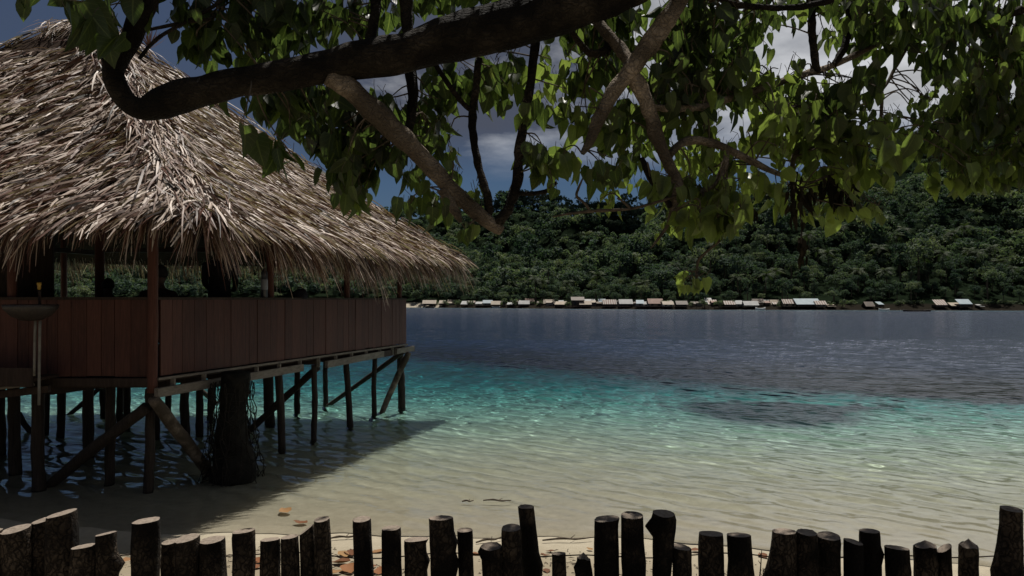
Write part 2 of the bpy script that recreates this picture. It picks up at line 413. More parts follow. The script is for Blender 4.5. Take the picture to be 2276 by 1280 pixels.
Z *= np.clip(depth / .12, .06, 1) * (1 - .45 * np.clip((-X + 2) / 8, 0, 1) * np.clip((15 - Y) / 6, 0, 1)) * (1 + .15 * np.clip((X - 1) / 4, 0, 1) * np.clip((16 - Y) / 4, 0, 1))
Z -= .10 * (1 - sstep(depth / .03))   # the sheet dips under the sand at the waterline
m = NT('sea_water')
dp = m.attr('tone')   # water depth below the surface, metres
def ex(k): return m.math('POWER', math.e, m.math('MULTIPLY', dp, -k))
cc = m.n('ShaderNodeCombineColor')
m.l(ex(.62), cc.inputs[0]); m.l(ex(.092), cc.inputs[1]); m.l(ex(.02), cc.inputs[2])
cd = m.n('ShaderNodeCameraData')
v = m.coord((1, 1.9, 1), 'Object', (0, 0, R(28)))
n1 = m.noise(4.2, 4, .6, v); n2 = m.noise(1.1, 4, .6, v)
hgt = m.math('ADD', m.math('MULTIPLY', n1, .45), n2)
gpos = m.n('ShaderNodeNewGeometry'); gs = m.n('ShaderNodeSeparateXYZ'); m.l(gpos.outputs['Position'], gs.inputs[0])
bd = m.n('ShaderNodeBump'); bd.inputs['Distance'].default_value = .075
m.l(hgt, bd.inputs['Height']); m.l(m.math('ADD', .075, m.math('MULTIPLY', m.math('MULTIPLY', m.math('SUBTRACT', gs.outputs['Y'], 35), .014, True), .10)), bd.inputs['Distance'])
m.l(m.math('MULTIPLY', m.math('SUBTRACT', gs.outputs['Y'], 8.0), .035, True), bd.inputs['Strength'])
rf = m.n('ShaderNodeBsdfRefraction'); rf.inputs['IOR'].default_value = 1.33; rf.inputs['Roughness'].default_value = 0; m.l(cc.outputs[0], rf.inputs['Color'])
gl = m.n('ShaderNodeBsdfGlossy'); gl.inputs['Color'].default_value = (.95, .97, 1, 1)
m.l(m.math('ADD', m.math('MULTIPLY', m.math('ADD', m.math('MULTIPLY', m.math('SUBTRACT', gs.outputs['Y'], 9), .055, True), m.math('MULTIPLY', m.math('MULTIPLY', m.math('SUBTRACT', gs.outputs['Y'], 60), .012, True), 1.0)), .05), .05), gl.inputs['Roughness'])
m.l(bd.outputs[0], gl.inputs['Normal'])
fr = m.n('ShaderNodeFresnel'); fr.inputs['IOR'].default_value = 1.33; m.l(bd.outputs[0], fr.inputs['Normal'])
up = m.n('ShaderNodeBsdfDiffuse'); up.inputs['Color'].default_value = (.004, .013, .036, 1)   # blue light scattered back by deep water
ud = m.n('ShaderNodeMixShader'); m.l(m.math('MULTIPLY', m.math('MULTIPLY', m.math('SUBTRACT', dp, 2.5), .14, True), .9), ud.inputs[0]); m.l(rf.outputs[0], ud.inputs[1]); m.l(up.outputs[0], ud.inputs[2])
mx_ = m.n('ShaderNodeMixShader'); m.l(fr.outputs[0], mx_.inputs[0]); m.l(ud.outputs[0], mx_.inputs[1]); m.l(gl.outputs[0], mx_.inputs[2])
m.l(mx_.outputs[0], m.out.inputs['Surface'])
sea = link('sea_water', grid_mesh('sea_water', X, Y, Z, m.mat, True, depth)); tag(sea, kind='structure')
sea.cycles.is_caustics_caster = True

# ------------------------------------------------------------------ hills
m = NT('hill_ground'); v = m.coord()
geo = m.n('ShaderNodeNewGeometry'); sp = m.n('ShaderNodeSeparateXYZ'); m.l(geo.outputs['Position'], sp.inputs[0])
g = m.ramp(m.noise(.35, 6, .7, v), [(.3, (.004, .007, .004)), (.7, (.012, .018, .010))])
beach = m.math('MULTIPLY', m.math('SUBTRACT', m.math('ADD', 1.15, m.math('MULTIPLY', m.noise(.05, 2, .5, v), .8)), sp.outputs['Z']), 3.0, True)
pale = m.math('MULTIPLY', m.math('SUBTRACT', -16.0, m.math('ADD', sp.outputs['X'], m.math('MULTIPLY', m.noise(.12, 2, .5, v), 8))), .4, True)
pale2 = m.math('MULTIPLY', m.math('SUBTRACT', m.noise(.10, 3, .6, v), .66), 8, True)
bc = m.mixc(m.math('MAXIMUM', pale, pale2), (.016, .014, .011), (.30, .265, .21))
m.principled(m.mixc(beach, g, bc), 1, 0)
X, S = np.meshgrid(np.concatenate([np.linspace(-330, -190, 15), np.linspace(-180, 240, 150), np.linspace(250, 520, 22)]), np.concatenate([np.linspace(-6, 20, 10), np.linspace(24, 420, 90)]))
Y = shore_far(X) + S
Z = np.where(S < 4, .24 * S - .12, hill_z(X, Y) + .85)
hills = link('hills', grid_mesh('hills', X, Y, Z, m.mat, True)); tag(hills, kind='structure')

# ------------------------------------------------------------------ forest on the far hills
def crown_quads(rg, lobes, nper, size, base_tone, flat=1.0):
    """leaf clumps spread over the lobes of one crown: returns (n,4,3) quads and n tones"""
    Qs, Ts = [], []
    for (c, r) in lobes:
        n = max(6, int(nper * r * r))
        d = rg.normal(size=(n, 3)); d /= np.linalg.norm(d, axis=1)[:, None]
        d[:, 2] = np.where(d[:, 2] < -.35, -d[:, 2], d[:, 2])
        p = np.array(c) + d * r * rg.uniform(.62, 1.12, (n, 1)) * np.array([1, 1, flat])
        nn = d + rg.normal(0, .55, (n, 3)) + np.array([0, 0, .35]); nn /= np.linalg.norm(nn, axis=1)[:, None]
        t1 = np.cross(nn, rg.normal(size=(n, 3))); t1 /= np.linalg.norm(t1, axis=1)[:, None]
        t2 = np.cross(nn, t1)
        a = size * rg.uniform(.6, 1.3, (n, 1)); b = a * rg.uniform(.45, .9, (n, 1))
        sag = nn * a * .22
        Qs.append(np.stack([p - t1 * a - sag, p + t2 * b, p + t1 * a - sag, p - t2 * b], 1))
        Ts.append(np.clip(base_tone + rg.normal(0, .10, n) + rg.normal(0, .07), 0, 1))
    return np.concatenate(Qs), np.concatenate(Ts)

def tree_proto(rg, kind, detail):
    h = {'round': 6.0, 'tall': 8.5, 'spread': 6.5, 'shrub': 2.6}[kind]
    lobes = []
    nl = {'round': 9, 'tall': 10, 'spread': 9, 'shrub': 5}[kind]
    for k in range(nl):
        a = rg.uniform(0, 6.28)
        if kind == 'round': r = rg.uniform(.9, 1.7); c = (math.cos(a) * rg.uniform(.3, 2.1), math.sin(a) * rg.uniform(.3, 2.1), rg.uniform(2.4, 5.4))
        elif kind == 'tall': r = rg.uniform(.7, 1.3); c = (math.cos(a) * rg.uniform(.1, 1.3), math.sin(a) * rg.uniform(.1, 1.3), rg.uniform(2.5, 8.2))
        elif kind == 'spread': r = rg.uniform(.8, 1.4); c = (math.cos(a) * rg.uniform(.6, 3.0), math.sin(a) * rg.uniform(.6, 3.0), rg.uniform(4.2, 5.8))
        else: r = rg.uniform(.6, 1.1); c = (math.cos(a) * rg.uniform(.1, 1.2), math.sin(a) * rg.uniform(.1, 1.2), rg.uniform(.5, 1.6))
        lobes.append((c, r))
    base = {'round': .42, 'tall': .34, 'spread': .55, 'shrub': .6}[kind] + rg.normal(0, .15)
    Q, T = crown_quads(rg, lobes, (46 if detail else 22), (.25 if detail else .38), base, .8)
    return Q, T, h

def proto_mesh(name, Q, T, trunk_h):
    mb = MB(); mb.tube([(0, 0, -1.2), (.1, .05, trunk_h * .5), (0, .1, trunk_h * .8)], [.2, .15, .08], 6, .3)
    tk = mb.mesh(name, M['twig'])
    mb = MB(); mb.add(Q.reshape(-1, 3), [(4 * i, 4 * i + 1, 4 * i + 2, 4 * i + 3) for i in range(len(Q))], np.repeat(T, 4))
    return tk, mb.mesh('crown', M['jungle'])
def plant(name, meshes, part='crown'):
    o = link(name, meshes[0]); link(part, meshes[1], o); return o

rg = np.random.default_rng(11)
KINDS = ['round', 'round', 'tall', 'spread', 'round', 'spread', 'tall', 'round', 'round', 'spread', 'tall', 'round', 'spread', 'round']
protos = [tree_proto(rg, k, True) for k in KINDS]
low = [tree_proto(rg, k, False) for k in KINDS]
spots = []
def scatter(s0, s1, step, xr):
    s = s0
    while s < s1:
        x = xr[0]
        while x < xr[1]:
            X = x + rg.uniform(-.5, .5) * step; S = s + rg.uniform(-.5, .5) * step
            Y = float(shore_far(X)) + S
            if abs(X) / Y < .76:
                spots.append((X, Y, S))
            x += step * rg.uniform(.8, 1.2)
        s += step
scatter(7, 40, 3.4, (-190, 260)); scatter(40, 100, 4.0, (-190, 260)); scatter(100, 210, 4.9, (-220, 300)); scatter(210, 345, 7.0, (60, 380))
spots.sort(key=lambda p: math.hypot(p[0], p[1]))
# the front rows that show: individual trees; behind them one mass of wood
vis, rest = [], []
for q in spots:
    px = CX + q[0] / q[1] * F
    (vis if (-20 < px < 2300 and (px > 900 or q[2] < 40) and len(vis) < 285) else rest).append(q)
tree_me = [proto_mesh('jungle_tree', Q, T, h) for Q, T, h in protos]
TLAB = {'round': ('rounded dark green jungle tree standing among others on the far hillside', 'rounded jungle trees on the far hillside'),
        'tall': ('narrow tall dark jungle tree rising among others on the far hillside', 'narrow jungle trees on the far hillside'),
        'spread': ('flat topped lighter green jungle tree on the far hillside', 'flat topped jungle trees on the far hillside')}
tree_src = []
for k, me in zip(KINDS, tree_me):
    tree_src.append(me)
for i, (X, Y, S) in enumerate(vis):
    k = int(rg.integers(len(KINDS)))
    o = plant('jungle_tree', tree_src[k])
    sc_ = rg.uniform(.45, .95) * (1.65 if rg.uniform() < .12 else 1) * (1.0 if S > 14 else .75)
    o.location = (X, Y, float(hill_z(np.array(X), np.array(Y))) + .6); o.scale = (sc_, sc_, sc_ * rg.uniform(.85, 1.15)); o.rotation_euler = (0, 0, rg.uniform(0, 6.28))
    tag(o, TLAB[KINDS[k]][0], 'tree', TLAB[KINDS[k]][1])
Vs, Ts = [], []
for (X, Y, S) in rest:
    Q, T, h = low[int(rg.integers(len(low)))]
    a = rg.uniform(0, 6.28); s_ = rg.uniform(.45, 1.05) * (1.7 if rg.uniform() < .10 else 1) * (1 if S < 100 else 1.12)
    c, s = math.cos(a) * s_, math.sin(a) * s_
    V = Q.reshape(-1, 3)
    V = np.stack([V[:, 0] * c - V[:, 1] * s + X, V[:, 0] * s + V[:, 1] * c + Y, V[:, 2] * s_ + float(hill_z(np.array(X), np.array(Y))) + .6], 1)
    Vs.append(V); Ts.append(np.repeat(np.clip(T + rg.normal(0, .16), 0, 1), 4))
Vs = np.concatenate(Vs); Ts = np.concatenate(Ts)
o = link('forest', quad_mesh('forest', Vs, np.arange(len(Vs)).reshape(-1, 4), Ts, M['jungle']))
tag(o, 'dense green jungle covering the upper slopes of the far hills', 'forest', None, 'stuff')

# coconut palms along the far shore
def palm_mesh(seed):
    r = np.random.default_rng(seed); mb = MB()
    H = 5.6; top = np.array([r.uniform(-.8, .8), r.uniform(-.5, .5), H])
    mb.tube([(0, 0, -.6), top * np.array([.35, .35, .5]), top], [.17, .12, .10], 6, .5)
    tk = mb.mesh('coconut_palm', M['twig']); mb = MB()
    for k in range(17):
        a = k * 2.4 + r.uniform(-.2, .2); el = r.uniform(-.25, 1.15); L = r.uniform(2.1, 2.9)
        d = np.array([math.cos(a), math.sin(a), 0]); sd = np.array([-math.sin(a), math.cos(a), 0])
        pts = []
        for i in range(6):
            t = i / 5
            pts.append(top + d * L * t * math.cos(el * (1 - .4 * t)) + np.array([0, 0, L * (t * math.sin(el) - .62 * t * t)]))
        tone = float(np.clip(.5 + r.normal(0, .22), 0, 1))
        for i in range(5):
            p, q = pts[i], pts[i + 1]; 
            for sg in (-1, 1):
                for j in range(3):
                    b = p + (q - p) * (j / 3); e = p + (q - p) * ((j + .7) / 3)
                    wd = .62 * math.sin(math.pi * min(.95, .16 + (i + j / 3) / 5.6))
                    tip = b + sd * sg * wd + (q - p) * .35 + np.array([0, 0, -wd * r.uniform(.35, .7)])
                    mb.add([b, e, tip + (e - b) * .4, tip], [(0, 1, 2, 3)], tone)
    return tk, mb.mesh('fronds', M['palm'])
palms = [palm_mesh(s) for s in range(5)]
PX = [925, 948, 1022, 1050, 1128, 1143, 1192, 1206, 1240, 1265, 1325, 1412, 1433, 1478, 1500, 1545, 1553, 1588, 1602, 1622, 1641, 1700, 1722, 1800, 1818, 1842, 1868, 1905, 1948, 1972, 1990, 2013, 2044, 2060, 2092, 2112, 2140, 2150, 2166, 2195, 2225, 2252, 890, 760, 690, 640]
for i, px in enumerate(PX):
    S = rg.uniform(9, 34) * (1.25 if px > 1780 else 1)
    Y = 190.0
    for _ in range(6):
        X = (px - CX) / F * Y; Y = float(shore_far(X)) + S
    o = plant('coconut_palm', palms[i % 5], 'fronds'); s_ = rg.uniform(.85, 1.15)
    o.location = (X, Y, float(hill_z(np.array(X), np.array(Y))) + .8); o.scale = (s_, s_, s_ * rg.uniform(.85, 1.2)); o.rotation_euler = (0, 0, rg.uniform(0, 6.28))
    tag(o, 'coconut palm with drooping fronds growing behind the village on the far shore', 'palm tree', 'coconut palms along the far shore')
# low green bushes by the water on the right
shr = [tree_proto(rg, 'shrub', True) for _ in range(3)]
shr_me = [proto_mesh('shore_bush', Q, np.clip(T + .12, 0, 1), 1.0) for Q, T, h in shr]
for i, px in enumerate([1885, 1893, 1902, 1998, 2008, 2018, 2030, 2041, 2052, 2190, 2206, 2222, 2240, 2262, 1020, 1012]):
    Y = 180.0
    for _ in range(6):
        X = (px - CX) / F * Y; Y = float(shore_far(X)) + rg.uniform(4, 5.5)
    o = plant('shore_bush', shr_me[i % 3], 'foliage'); o.location = (X, Y, 1.0); o.scale = (.62,) * 3; o.rotation_euler = (0, 0, rg.uniform(0, 6.28))
    tag(o, 'low bright green bush at the water edge of the far shore', 'bush', 'bushes at the water edge of the far shore')

for i, px in enumerate([972, 992, 1018, 1046, 1118, 1145, 1185, 1198, 1262, 1350, 1408, 1476, 1534, 1558, 1600, 1640, 1652, 1735, 1838, 1870]):
    Y = 190.0
    for _ in range(6):
        X = (px - CX) / F * Y; Y = float(shore_far(X)) + rg.uniform(1.2, 5.0)
    o = plant('shore_bush', shr_me[(i + 1) % 3], 'foliage'); o.location = (X, Y, .55); s_ = rg.uniform(.5, .85); o.scale = (s_, s_, s_ * rg.uniform(.9, 1.3)); o.rotation_euler = (0, 0, rg.uniform(0, 6.28))
    tag(o, 'leafy bush growing between the roofs of the far shore village', 'bush', 'bushes among the village roofs')
# ------------------------------------------------------------------ stilt village on the far shore
def roof_mat(name, c0, c1, stripe=None):
    m = NT(name); f = m.noise(.9, 4, .6, m.coord())
    c = m.ramp(f, [(.3, c0), (.7, c1)])
    if stripe:
        wv = m.n('ShaderNodeTexWave'); wv.inputs['Scale'].default_value = .55; wv.inputs['Distortion'].default_value = 1.5; m.l(m.coord((1, .02, .02)), wv.inputs['Vector'])
        c = m.mixc(m.math('MULTIPLY', m.math('SUBTRACT', wv.outputs['Fac'], .45), 5, True), c, stripe)
    wv2 = m.n('ShaderNodeTexWave'); wv2.inputs['Scale'].default_value = 4; m.l(m.coord((1, 0, 0)), wv2.inputs['Vector'])
    m.principled(c, .6, .3, m.bump(wv2.outputs['Fac'], .3, .03)); return m.mat
RM = {'thatch': roof_mat('thatch_roofing', (0.150, 0.116, 0.082), (0.245, 0.197, 0.143)), 'tan': roof_mat('tan_roofing', (0.204, 0.163, 0.116), (0.299, 0.245, 0.184)),
      'grey': roof_mat('grey_sheet_roofing', (0.177, 0.177, 0.177), (0.286, 0.286, 0.279)), 'white': roof_mat('whitish_sheet_roofing', (0.218, 0.221, 0.218), (0.313, 0.313, 0.306)),
      'blue': roof_mat('pale_blue_sheet_roofing', (0.163, 0.211, 0.245), (0.245, 0.292, 0.320)), 'rust': roof_mat('rusty_sheet_roofing', (0.109, 0.051, 0.034), (0.204, 0.116, 0.082)),
      'striped': roof_mat('rust_striped_roofing', (0.258, 0.231, 0.204), (0.313, 0.286, 0.258), (0.116, 0.054, 0.037)), 'brown': roof_mat('dark_brown_roofing', (0.068, 0.051, 0.041), (0.116, 0.088, 0.071))}
WM = {'dark': mat_plain('dark_plank_wall', (.022, .018, .015), (.05, .04, .033), 3), 'tan': mat_plain('tan_plank_wall', (.14, .11, .08), (.22, .175, .13), 3),
      'grey': mat_plain('grey_plank_wall', (.09, .085, .08), (.16, .15, .14), 3), 'pale': mat_plain('pale_wall', (.26, .25, .22), (.36, .34, .30), 3)}
M['pane'] = mat_plain('dark_opening', (.006, .006, .007), (.01, .01, .012), 3, .3)
# x0, x1, top y, eave y, roof, walls, style (g gable, s single slope), label
HS = [
 (941, 969, 669, 675, 'thatch', 'dark', 'g', 'small thatched stilt hut at the beach end of the village, nearest the big hut'),
 (977, 990, 669.5, 674.5, 'tan', 'dark', 'g', 'narrow tan roofed hut beside the first thatched hut on the pale beach'),
 (996, 1014, 668, 674.5, 'thatch', 'tan', 'g', 'thatched tan hut third along the pale beach'),
 (1025, 1041, 671, 676.5, 'grey', 'dark', 's', 'small shed with grey slanting roof where the pale beach narrows'),
 (1057, 1073, 672.5, 675.5, 'white', 'pale', 's', 'low white roofed shed joined to the pale blue roof'),
 (1074, 1094, 669, 674, 'blue', 'grey', 'g', 'hut with pale blue roof between a low white shed and a tan hut'),
 (1092, 1111, 671, 677, 'tan', 'dark', 'g', 'tan roofed hut just right of the pale blue roof'),
 (1127, 1141, 674, 677, 'white', 'dark', 's', 'tiny lone shed with white slanting roof above the pilings'),
 (1153, 1176, 670, 676, 'grey', 'dark', 'g', 'grey gabled hut standing over the dark pilings'),
 (1168, 1187, 665.5, 670, 'rust', 'tan', 'g', 'rusty roofed house peeping up behind the grey gabled hut'),
 (1208, 1231, 667.5, 675, 'thatch', 'dark', 'g', 'steep thatched hut with a peaked tan roof beside the palms'),
 (1233, 1259, 672, 677, 'tan', 'dark', 's', 'long low tan lean-to left of the two storey house'),
 (1270, 1297, 662, 667.5, 'brown', 'dark', 'g', 'tallest village house, two dark storeys under a brown gable'),
 (1288, 1313, 671, 677, 'tan', 'dark', 'g', 'tan roofed hut in front of the two storey house'),
 (1300, 1322, 667, 671.5, 'white', 'grey', 'g', 'whitish roof rising right behind the tan hut by the tall house'),
 (1330, 1345, 666.5, 671, 'blue', 'grey', 'g', 'small light blue roof tucked behind the striped roofs'),
 (1340, 1368, 668, 676, 'striped', 'dark', 'g', 'hut with rust striped roof below the small light blue roof'),
 (1376, 1404, 667.5, 675.5, 'white', 'dark', 'g', 'large hut with whitish roof and dark walls over the pilings'),
 (1413, 1432, 669, 675, 'blue', 'grey', 's', 'blue grey slanting roof near the middle of the village'),
 (1428, 1444, 672.5, 676.5, 'grey', 'pale', 's', 'pale walled shed against the tan house with rusty roof'),
 (1440, 1471, 666, 675, 'rust', 'tan', 'g', 'tan walled house with rusty roof left of the hanging sprig'),
 (1472, 1495, 672, 677, 'tan', 'pale', 'g', 'pale yellowish hut just left of the hanging leaf sprig'),
 (1502, 1526, 671, 677, 'brown', 'dark', 'g', 'dark brown hut behind the hanging leaf sprig'),
 (1565, 1582, 664.5, 672, 'white', 'grey', 's', 'steep white slanting roof half hidden by palms right of the sprig'),
 (1572, 1594, 668.5, 676.5, 'striped', 'dark', 's', 'rust and white slanting roof just right of the hanging sprig'),
 (1608, 1631, 671, 677, 'striped', 'dark', 'g', 'low rust patched hut under two palms'),
 (1633, 1648, 670, 676, 'white', 'grey', 'g', 'small whitish hut between the rust patched hut and the pale fronted hut'),
 (1652, 1682, 671.5, 678.5, 'grey', 'pale', 'g', 'grey roofed hut with pale front behind the white boat'),
 (1670, 1695, 666.5, 675, 'brown', 'dark', 'g', 'tall dark brown roofed house behind the grey hut by the white boat'),
 (1692, 1712, 668.5, 677, 'grey', 'dark', 'g', 'first of two joined grey roofs right of the dark brown house'),
 (1711, 1731, 668.5, 677, 'tan', 'grey', 'g', 'second of the joined roofs, tan, right of its grey twin'),
 (1738, 1767, 667.5, 675, 'striped', 'tan', 'g', 'rust striped roof left of the largest silver roof'),
 (1765, 1815, 666, 676.5, 'blue', 'dark', 'g', 'largest village house with wide silvery blue roof'),
 (1810, 1833, 671, 677, 'striped', 'grey', 'g', 'rust striped hut joined to the end of the largest silvery house'),
 (1836, 1856, 678.5, 681, 'tan', 'dark', 's', 'low open shelter with pale flat roof past the end of the village'),
 (1920, 1939, 673, 681, 'brown', 'dark', 'g', 'lone small dark peaked hut on the shore among bushes'),
 (1948, 1961, 673, 677, 'blue', 'dark', 's', 'tiny blue grey roof among the trees right of the lone dark hut'),
 (2075, 2102, 668.5, 678, 'striped', 'dark', 's', 'slanting rust and white roof, first of the far right cluster'),
 (2109, 2134, 675, 680, 'tan', 'dark', 's', 'low pale roof between the rusty and the light blue roofs'),
 (2126, 2157, 667.5, 676, 'blue', 'dark', 's', 'slanting light blue roof at the far right cluster'),
 (2172, 2183, 679, 681.5, 'white', 'dark', 's', 'tiny white shed, last roof along the shore'),
]
for i, (x0, x1, yt, ye, rm, wm_, st, lab) in enumerate(HS):
    back = yt < 668.6 and x1 - x0 < 26
    Y = 190.0
    for _ in range(8):
        X = ((x0 + x1) / 2 - CX) / F * Y; Y = float(shore_far(X)) + (5.5 if back else 1.6) + (i % 3) * .5
    k = Y / F
    W_, zt, ze = (x1 - x0) * k * 1.1, CAM_Z + (HZ - yt) * k + .28, CAM_Z + (HZ - ye) * k + .06
    zf = .75 if not back else 1.0
    D = max(2.2, min(4.5, W_ * .7))
    root = empty('stilt_house' , (X, Y, 0)); tag(root, lab, 'house', 'houses of the far shore village')
    mb = MB(); wd = W_ * .86; wall_h = max(ze - zf, .35)
    mb.box((0, 0, zf + wall_h / 2), (wd, D * .84, wall_h))
    if st == 'g': mb.add([(-wd / 2, -D * .42, ze), (wd / 2, -D * .42, ze), (wd / 2, D * .42, ze), (-wd / 2, D * .42, ze), (-wd / 2, 0, zt - .06), (wd / 2, 0, zt - .06)], [(0, 4, 3), (1, 2, 5), (0, 1, 5, 4), (3, 4, 5, 2)])
    mb.build('wall', WM[wm_], root)
    mb = MB()
    for q in range(1 if W_ < 2.6 else 2):
        xx = (-.22 + .44 * q + (.15 if W_ < 2.6 else 0)) * W_
        mb = MB(); hgt_ = min(.9, wall_h * .62); mb.box((xx, -D * .42 - .02, zf + wall_h * .5), (min(.55, W_ * .2), .06, hgt_)); mb.build('window', M['pane'], root)
    mb = MB(); th = .06
    if st == 'g':
        a = (-W_ / 2, -D * .56, ze - .02); b = (W_ / 2, -D * .56, ze - .02); c = (W_ / 2, 0, zt); d = (-W_ / 2, 0, zt); e = (W_ / 2, D * .56, ze - .02); f = (-W_ / 2, D * .56, ze - .02)
        V = [a, b, c, d, e, f]; V2 = [(p[0], p[1], p[2] - th) for p in V]
        mb.add(V + V2, [(0, 1, 2, 3), (3, 2, 4, 5), (7, 6, 9, 8), (8, 9, 11, 10), (0, 6, 7, 1), (4, 10, 11, 5), (0, 3, 9, 6), (3, 5, 11, 9), (1, 7, 8, 2), (2, 8, 10, 4)])
    else:
        lean = W_ * .14 * (1 if i % 2 else -1)
        V = [(-W_ / 2, -D * .56, ze), (W_ / 2 - abs(lean), -D * .56, ze), (W_ / 2 + lean * .2, D * .5, zt), (-W_ / 2 + abs(lean), D * .5, zt)]
        V2 = [(p[0], p[1], p[2] - th) for p in V]
        mb.add(V + V2, [(0, 1, 2, 3), (7, 6, 5, 4), (0, 4, 5, 1), (1, 5, 6, 2), (2, 6, 7, 3), (3, 7, 4, 0)])
    mb.build('roof', RM[rm], root)
    ns = max(2, int(W_ / 1.1))
    mb = MB(); mb.box((0, 0, zf - .06), (wd * 1.02, D * .9, .1)); mb.build('floor_deck', M['dark_wood'], root)
    for q in range(ns):
        for yy in (-D * .36, D * .3):
            mb = MB(); mb.tube([((q / (ns - 1) - .5) * wd * .92, yy, zf - .1), ((q / (ns - 1) - .5) * wd * .92, yy, -.9)], .06, 6); mb.build('stilt', M['dark_wood'], root)

rh = np.random.default_rng(41)
HS_BACK = []
for px in (1000, 1048, 1083, 1118, 1148, 1199, 1222, 1247, 1258, 1281, 1318, 1334, 1356, 1372, 1395, 1408, 1424, 1449, 1466, 1488, 1512, 1540, 1553, 1586, 1600, 1618, 1641, 1660, 1687, 1703, 1722, 1745, 1757, 1790, 1804, 1824):
    w_ = rh.uniform(10, 20); yt = rh.uniform(666.5, 671.5)
    HS_BACK.append((px - w_ / 2, px + w_ / 2, yt, yt + rh.uniform(3.0, 4.6), ['brown', 'thatch', 'rust', 'grey', 'brown', 'striped', 'tan'][int(rh.integers(7))], ['dark', 'dark', 'tan', 'grey'][int(rh.integers(4))]))
for (x0, x1, yt, ye, rm, wm_) in HS_BACK:
    Y = 190.0
    for _ in range(8):
        X = ((x0 + x1) / 2 - CX) / F * Y; Y = float(shore_far(X)) + 4.6
    k = Y / F; W_, zt, ze = (x1 - x0) * k, CAM_Z + (HZ - yt) * k, CAM_Z + (HZ - ye) * k
    root = empty('stilt_house', (X, Y, 0)); tag(root, 'small weathered hut half hidden behind the front row of village houses', 'house', 'back row huts of the far shore village')
    wd, D, zb = W_ * .84, 2.0, .3
    mb = MB(); mb.box((0, 0, (zb + ze) / 2), (wd, D * .8, max(.3, ze - zb))); mb.build('wall', WM[wm_], root)
    e = rh.uniform(-.12, .12) * W_
    V = [(-W_ / 2, -D * .58, ze), (W_ / 2, -D * .58, ze), (W_ / 2 - abs(e), 0, zt), (-W_ / 2 + abs(e), 0, zt), (W_ / 2, D * .58, ze), (-W_ / 2, D * .58, ze)]; V2 = [(a, b, c - .05) for a, b, c in V]
    mb = MB(); mb.add(V + V2, [(0, 1, 2, 3), (3, 2, 4, 5), (7, 6, 9, 8), (8, 9, 11, 10), (0, 6, 7, 1), (4, 10, 11, 5), (0, 3, 9, 6), (3, 5, 11, 9), (1, 7, 8, 2), (2, 8, 10, 4)]); mb.build('roof', RM[rm], root)

def shore_pt(px, S):
    Y = 190.0
    for _ in range(8):
        X = (px - CX) / F * Y; Y = float(shore_far(X)) + S
    return X, Y
# plank jetties in front of the village
for (xa, xb, lab) in [(1040, 1128, 'low plank jetty on thin posts in front of the pale blue roof'), (1200, 1400, 'long dark jetty on pilings below the two storey house'), (1410, 1640, 'long dark jetty on pilings below the hanging sprig')]:
    A = np.array(shore_pt(xa, -1.6)); B_ = np.array(shore_pt(xb, -1.6))
    root = empty('jetty', (A[0], A[1], 0)); tag(root, lab, 'jetty')
    L = B_ - A; n = int(np.linalg.norm(L) / 1.3)
    mb = MB(); mb.beam((0, 0, .62), (L[0], L[1], .62), .9, .10); mb.build('deck', M['dark_wood'], root)
    for k in range(n + 1):
        q = L * k / n; mb = MB(); mb.tube([(q[0], q[1] - .2, .57), (q[0] + rng.uniform(-.1, .1), q[1] - .2, -.9)], .055, 6); mb.build('post', M['dark_wood'], root)

def boat(px, y, length, mat, lab, hull_h=.42, rower=False, S=None):
    d = CAM_Z * F / (y - HZ)
    X = (px - CX) / F * d
    n = 14; V = []; fs = []
    for i in range(n + 1):
        t = i / n * 2 - 1; wdt = .34 * (1 - abs(t) ** 2.6) + .02; sh = hull_h * (1 + .55 * abs(t) ** 3)
        for (a, b) in ((-1, sh), (-.82, sh * .45), (-.3, -.08), (.3, -.08), (.82, sh * .45), (1, sh), (.8, sh - .02), (.5, .06), (-.5, .06), (-.8, sh - .02)):
            V.append((t * length / 2, a * wdt, b))
    for i in range(n):
        for k in range(10): fs.append((i * 10 + k, i * 10 + (k + 1) % 10, (i + 1) * 10 + (k + 1) % 10, (i + 1) * 10 + k))
    fs += [tuple(range(10))[::-1], tuple(n * 10 + k for k in range(10))]
    root = empty('boat', (X, d, -.02)); tag(root, lab, 'boat')
    mb = MB(); mb.add(V, fs); mb.build('hull', mat, root, True)
    mb = MB(); mb.box((length * .12, 0, hull_h * .7), (.22, .5, .04)); mb.build('seat', M['grey_wood'], root)
    if length > 4:
        for sg in (-1, 1):
            mb = MB(); mb.tube([(-length * .35, sg * .95, .02), (length * .35, sg * .95, .05)], .045, 6); mb.build('outrigger', M['dark_wood'], root)
        for xx in (-length * .2, length * .2):
            mb = MB(); mb.tube([(xx, -1.0, .06), (xx, -.4, hull_h * 1.05), (xx, .4, hull_h * 1.05), (xx, 1.0, .06)], .028, 6); mb.build('crossbeam', M['dark_wood'], root)
    return root
M['white_paint'] = mat_plain('white_boat_paint', (.55, .55, .54), (.68, .68, .66), 4, .5)
M['dark_paint'] = mat_plain('dark_boat_wood', (.016, .014, .013), (.035, .03, .027), 4, .6)
M['blue_paint'] = mat_plain('dull_blue_paint', (.10, .14, .18), (.15, .19, .23), 4, .6)
boat(1690, 688.6, 2.3, M['white_paint'], 'small white boat moored in front of the pale fronted hut')
boat(2038, 692.2, 5.6, M['dark_paint'], 'long dark outrigger canoe lying off the bushes', .3)
boat(955, 684.6, 2.4, M['dark_paint'], 'small dark canoe on the water off the pale beach huts', .34)
boat(1102, 684.8, 2.2, M['blue_paint'], 'small dull blue boat by the low plank jetty', .34)
boat(1965, 689.4, 2.4, M['white_paint'], 'little pale boat near the tiny blue grey roof', .3)

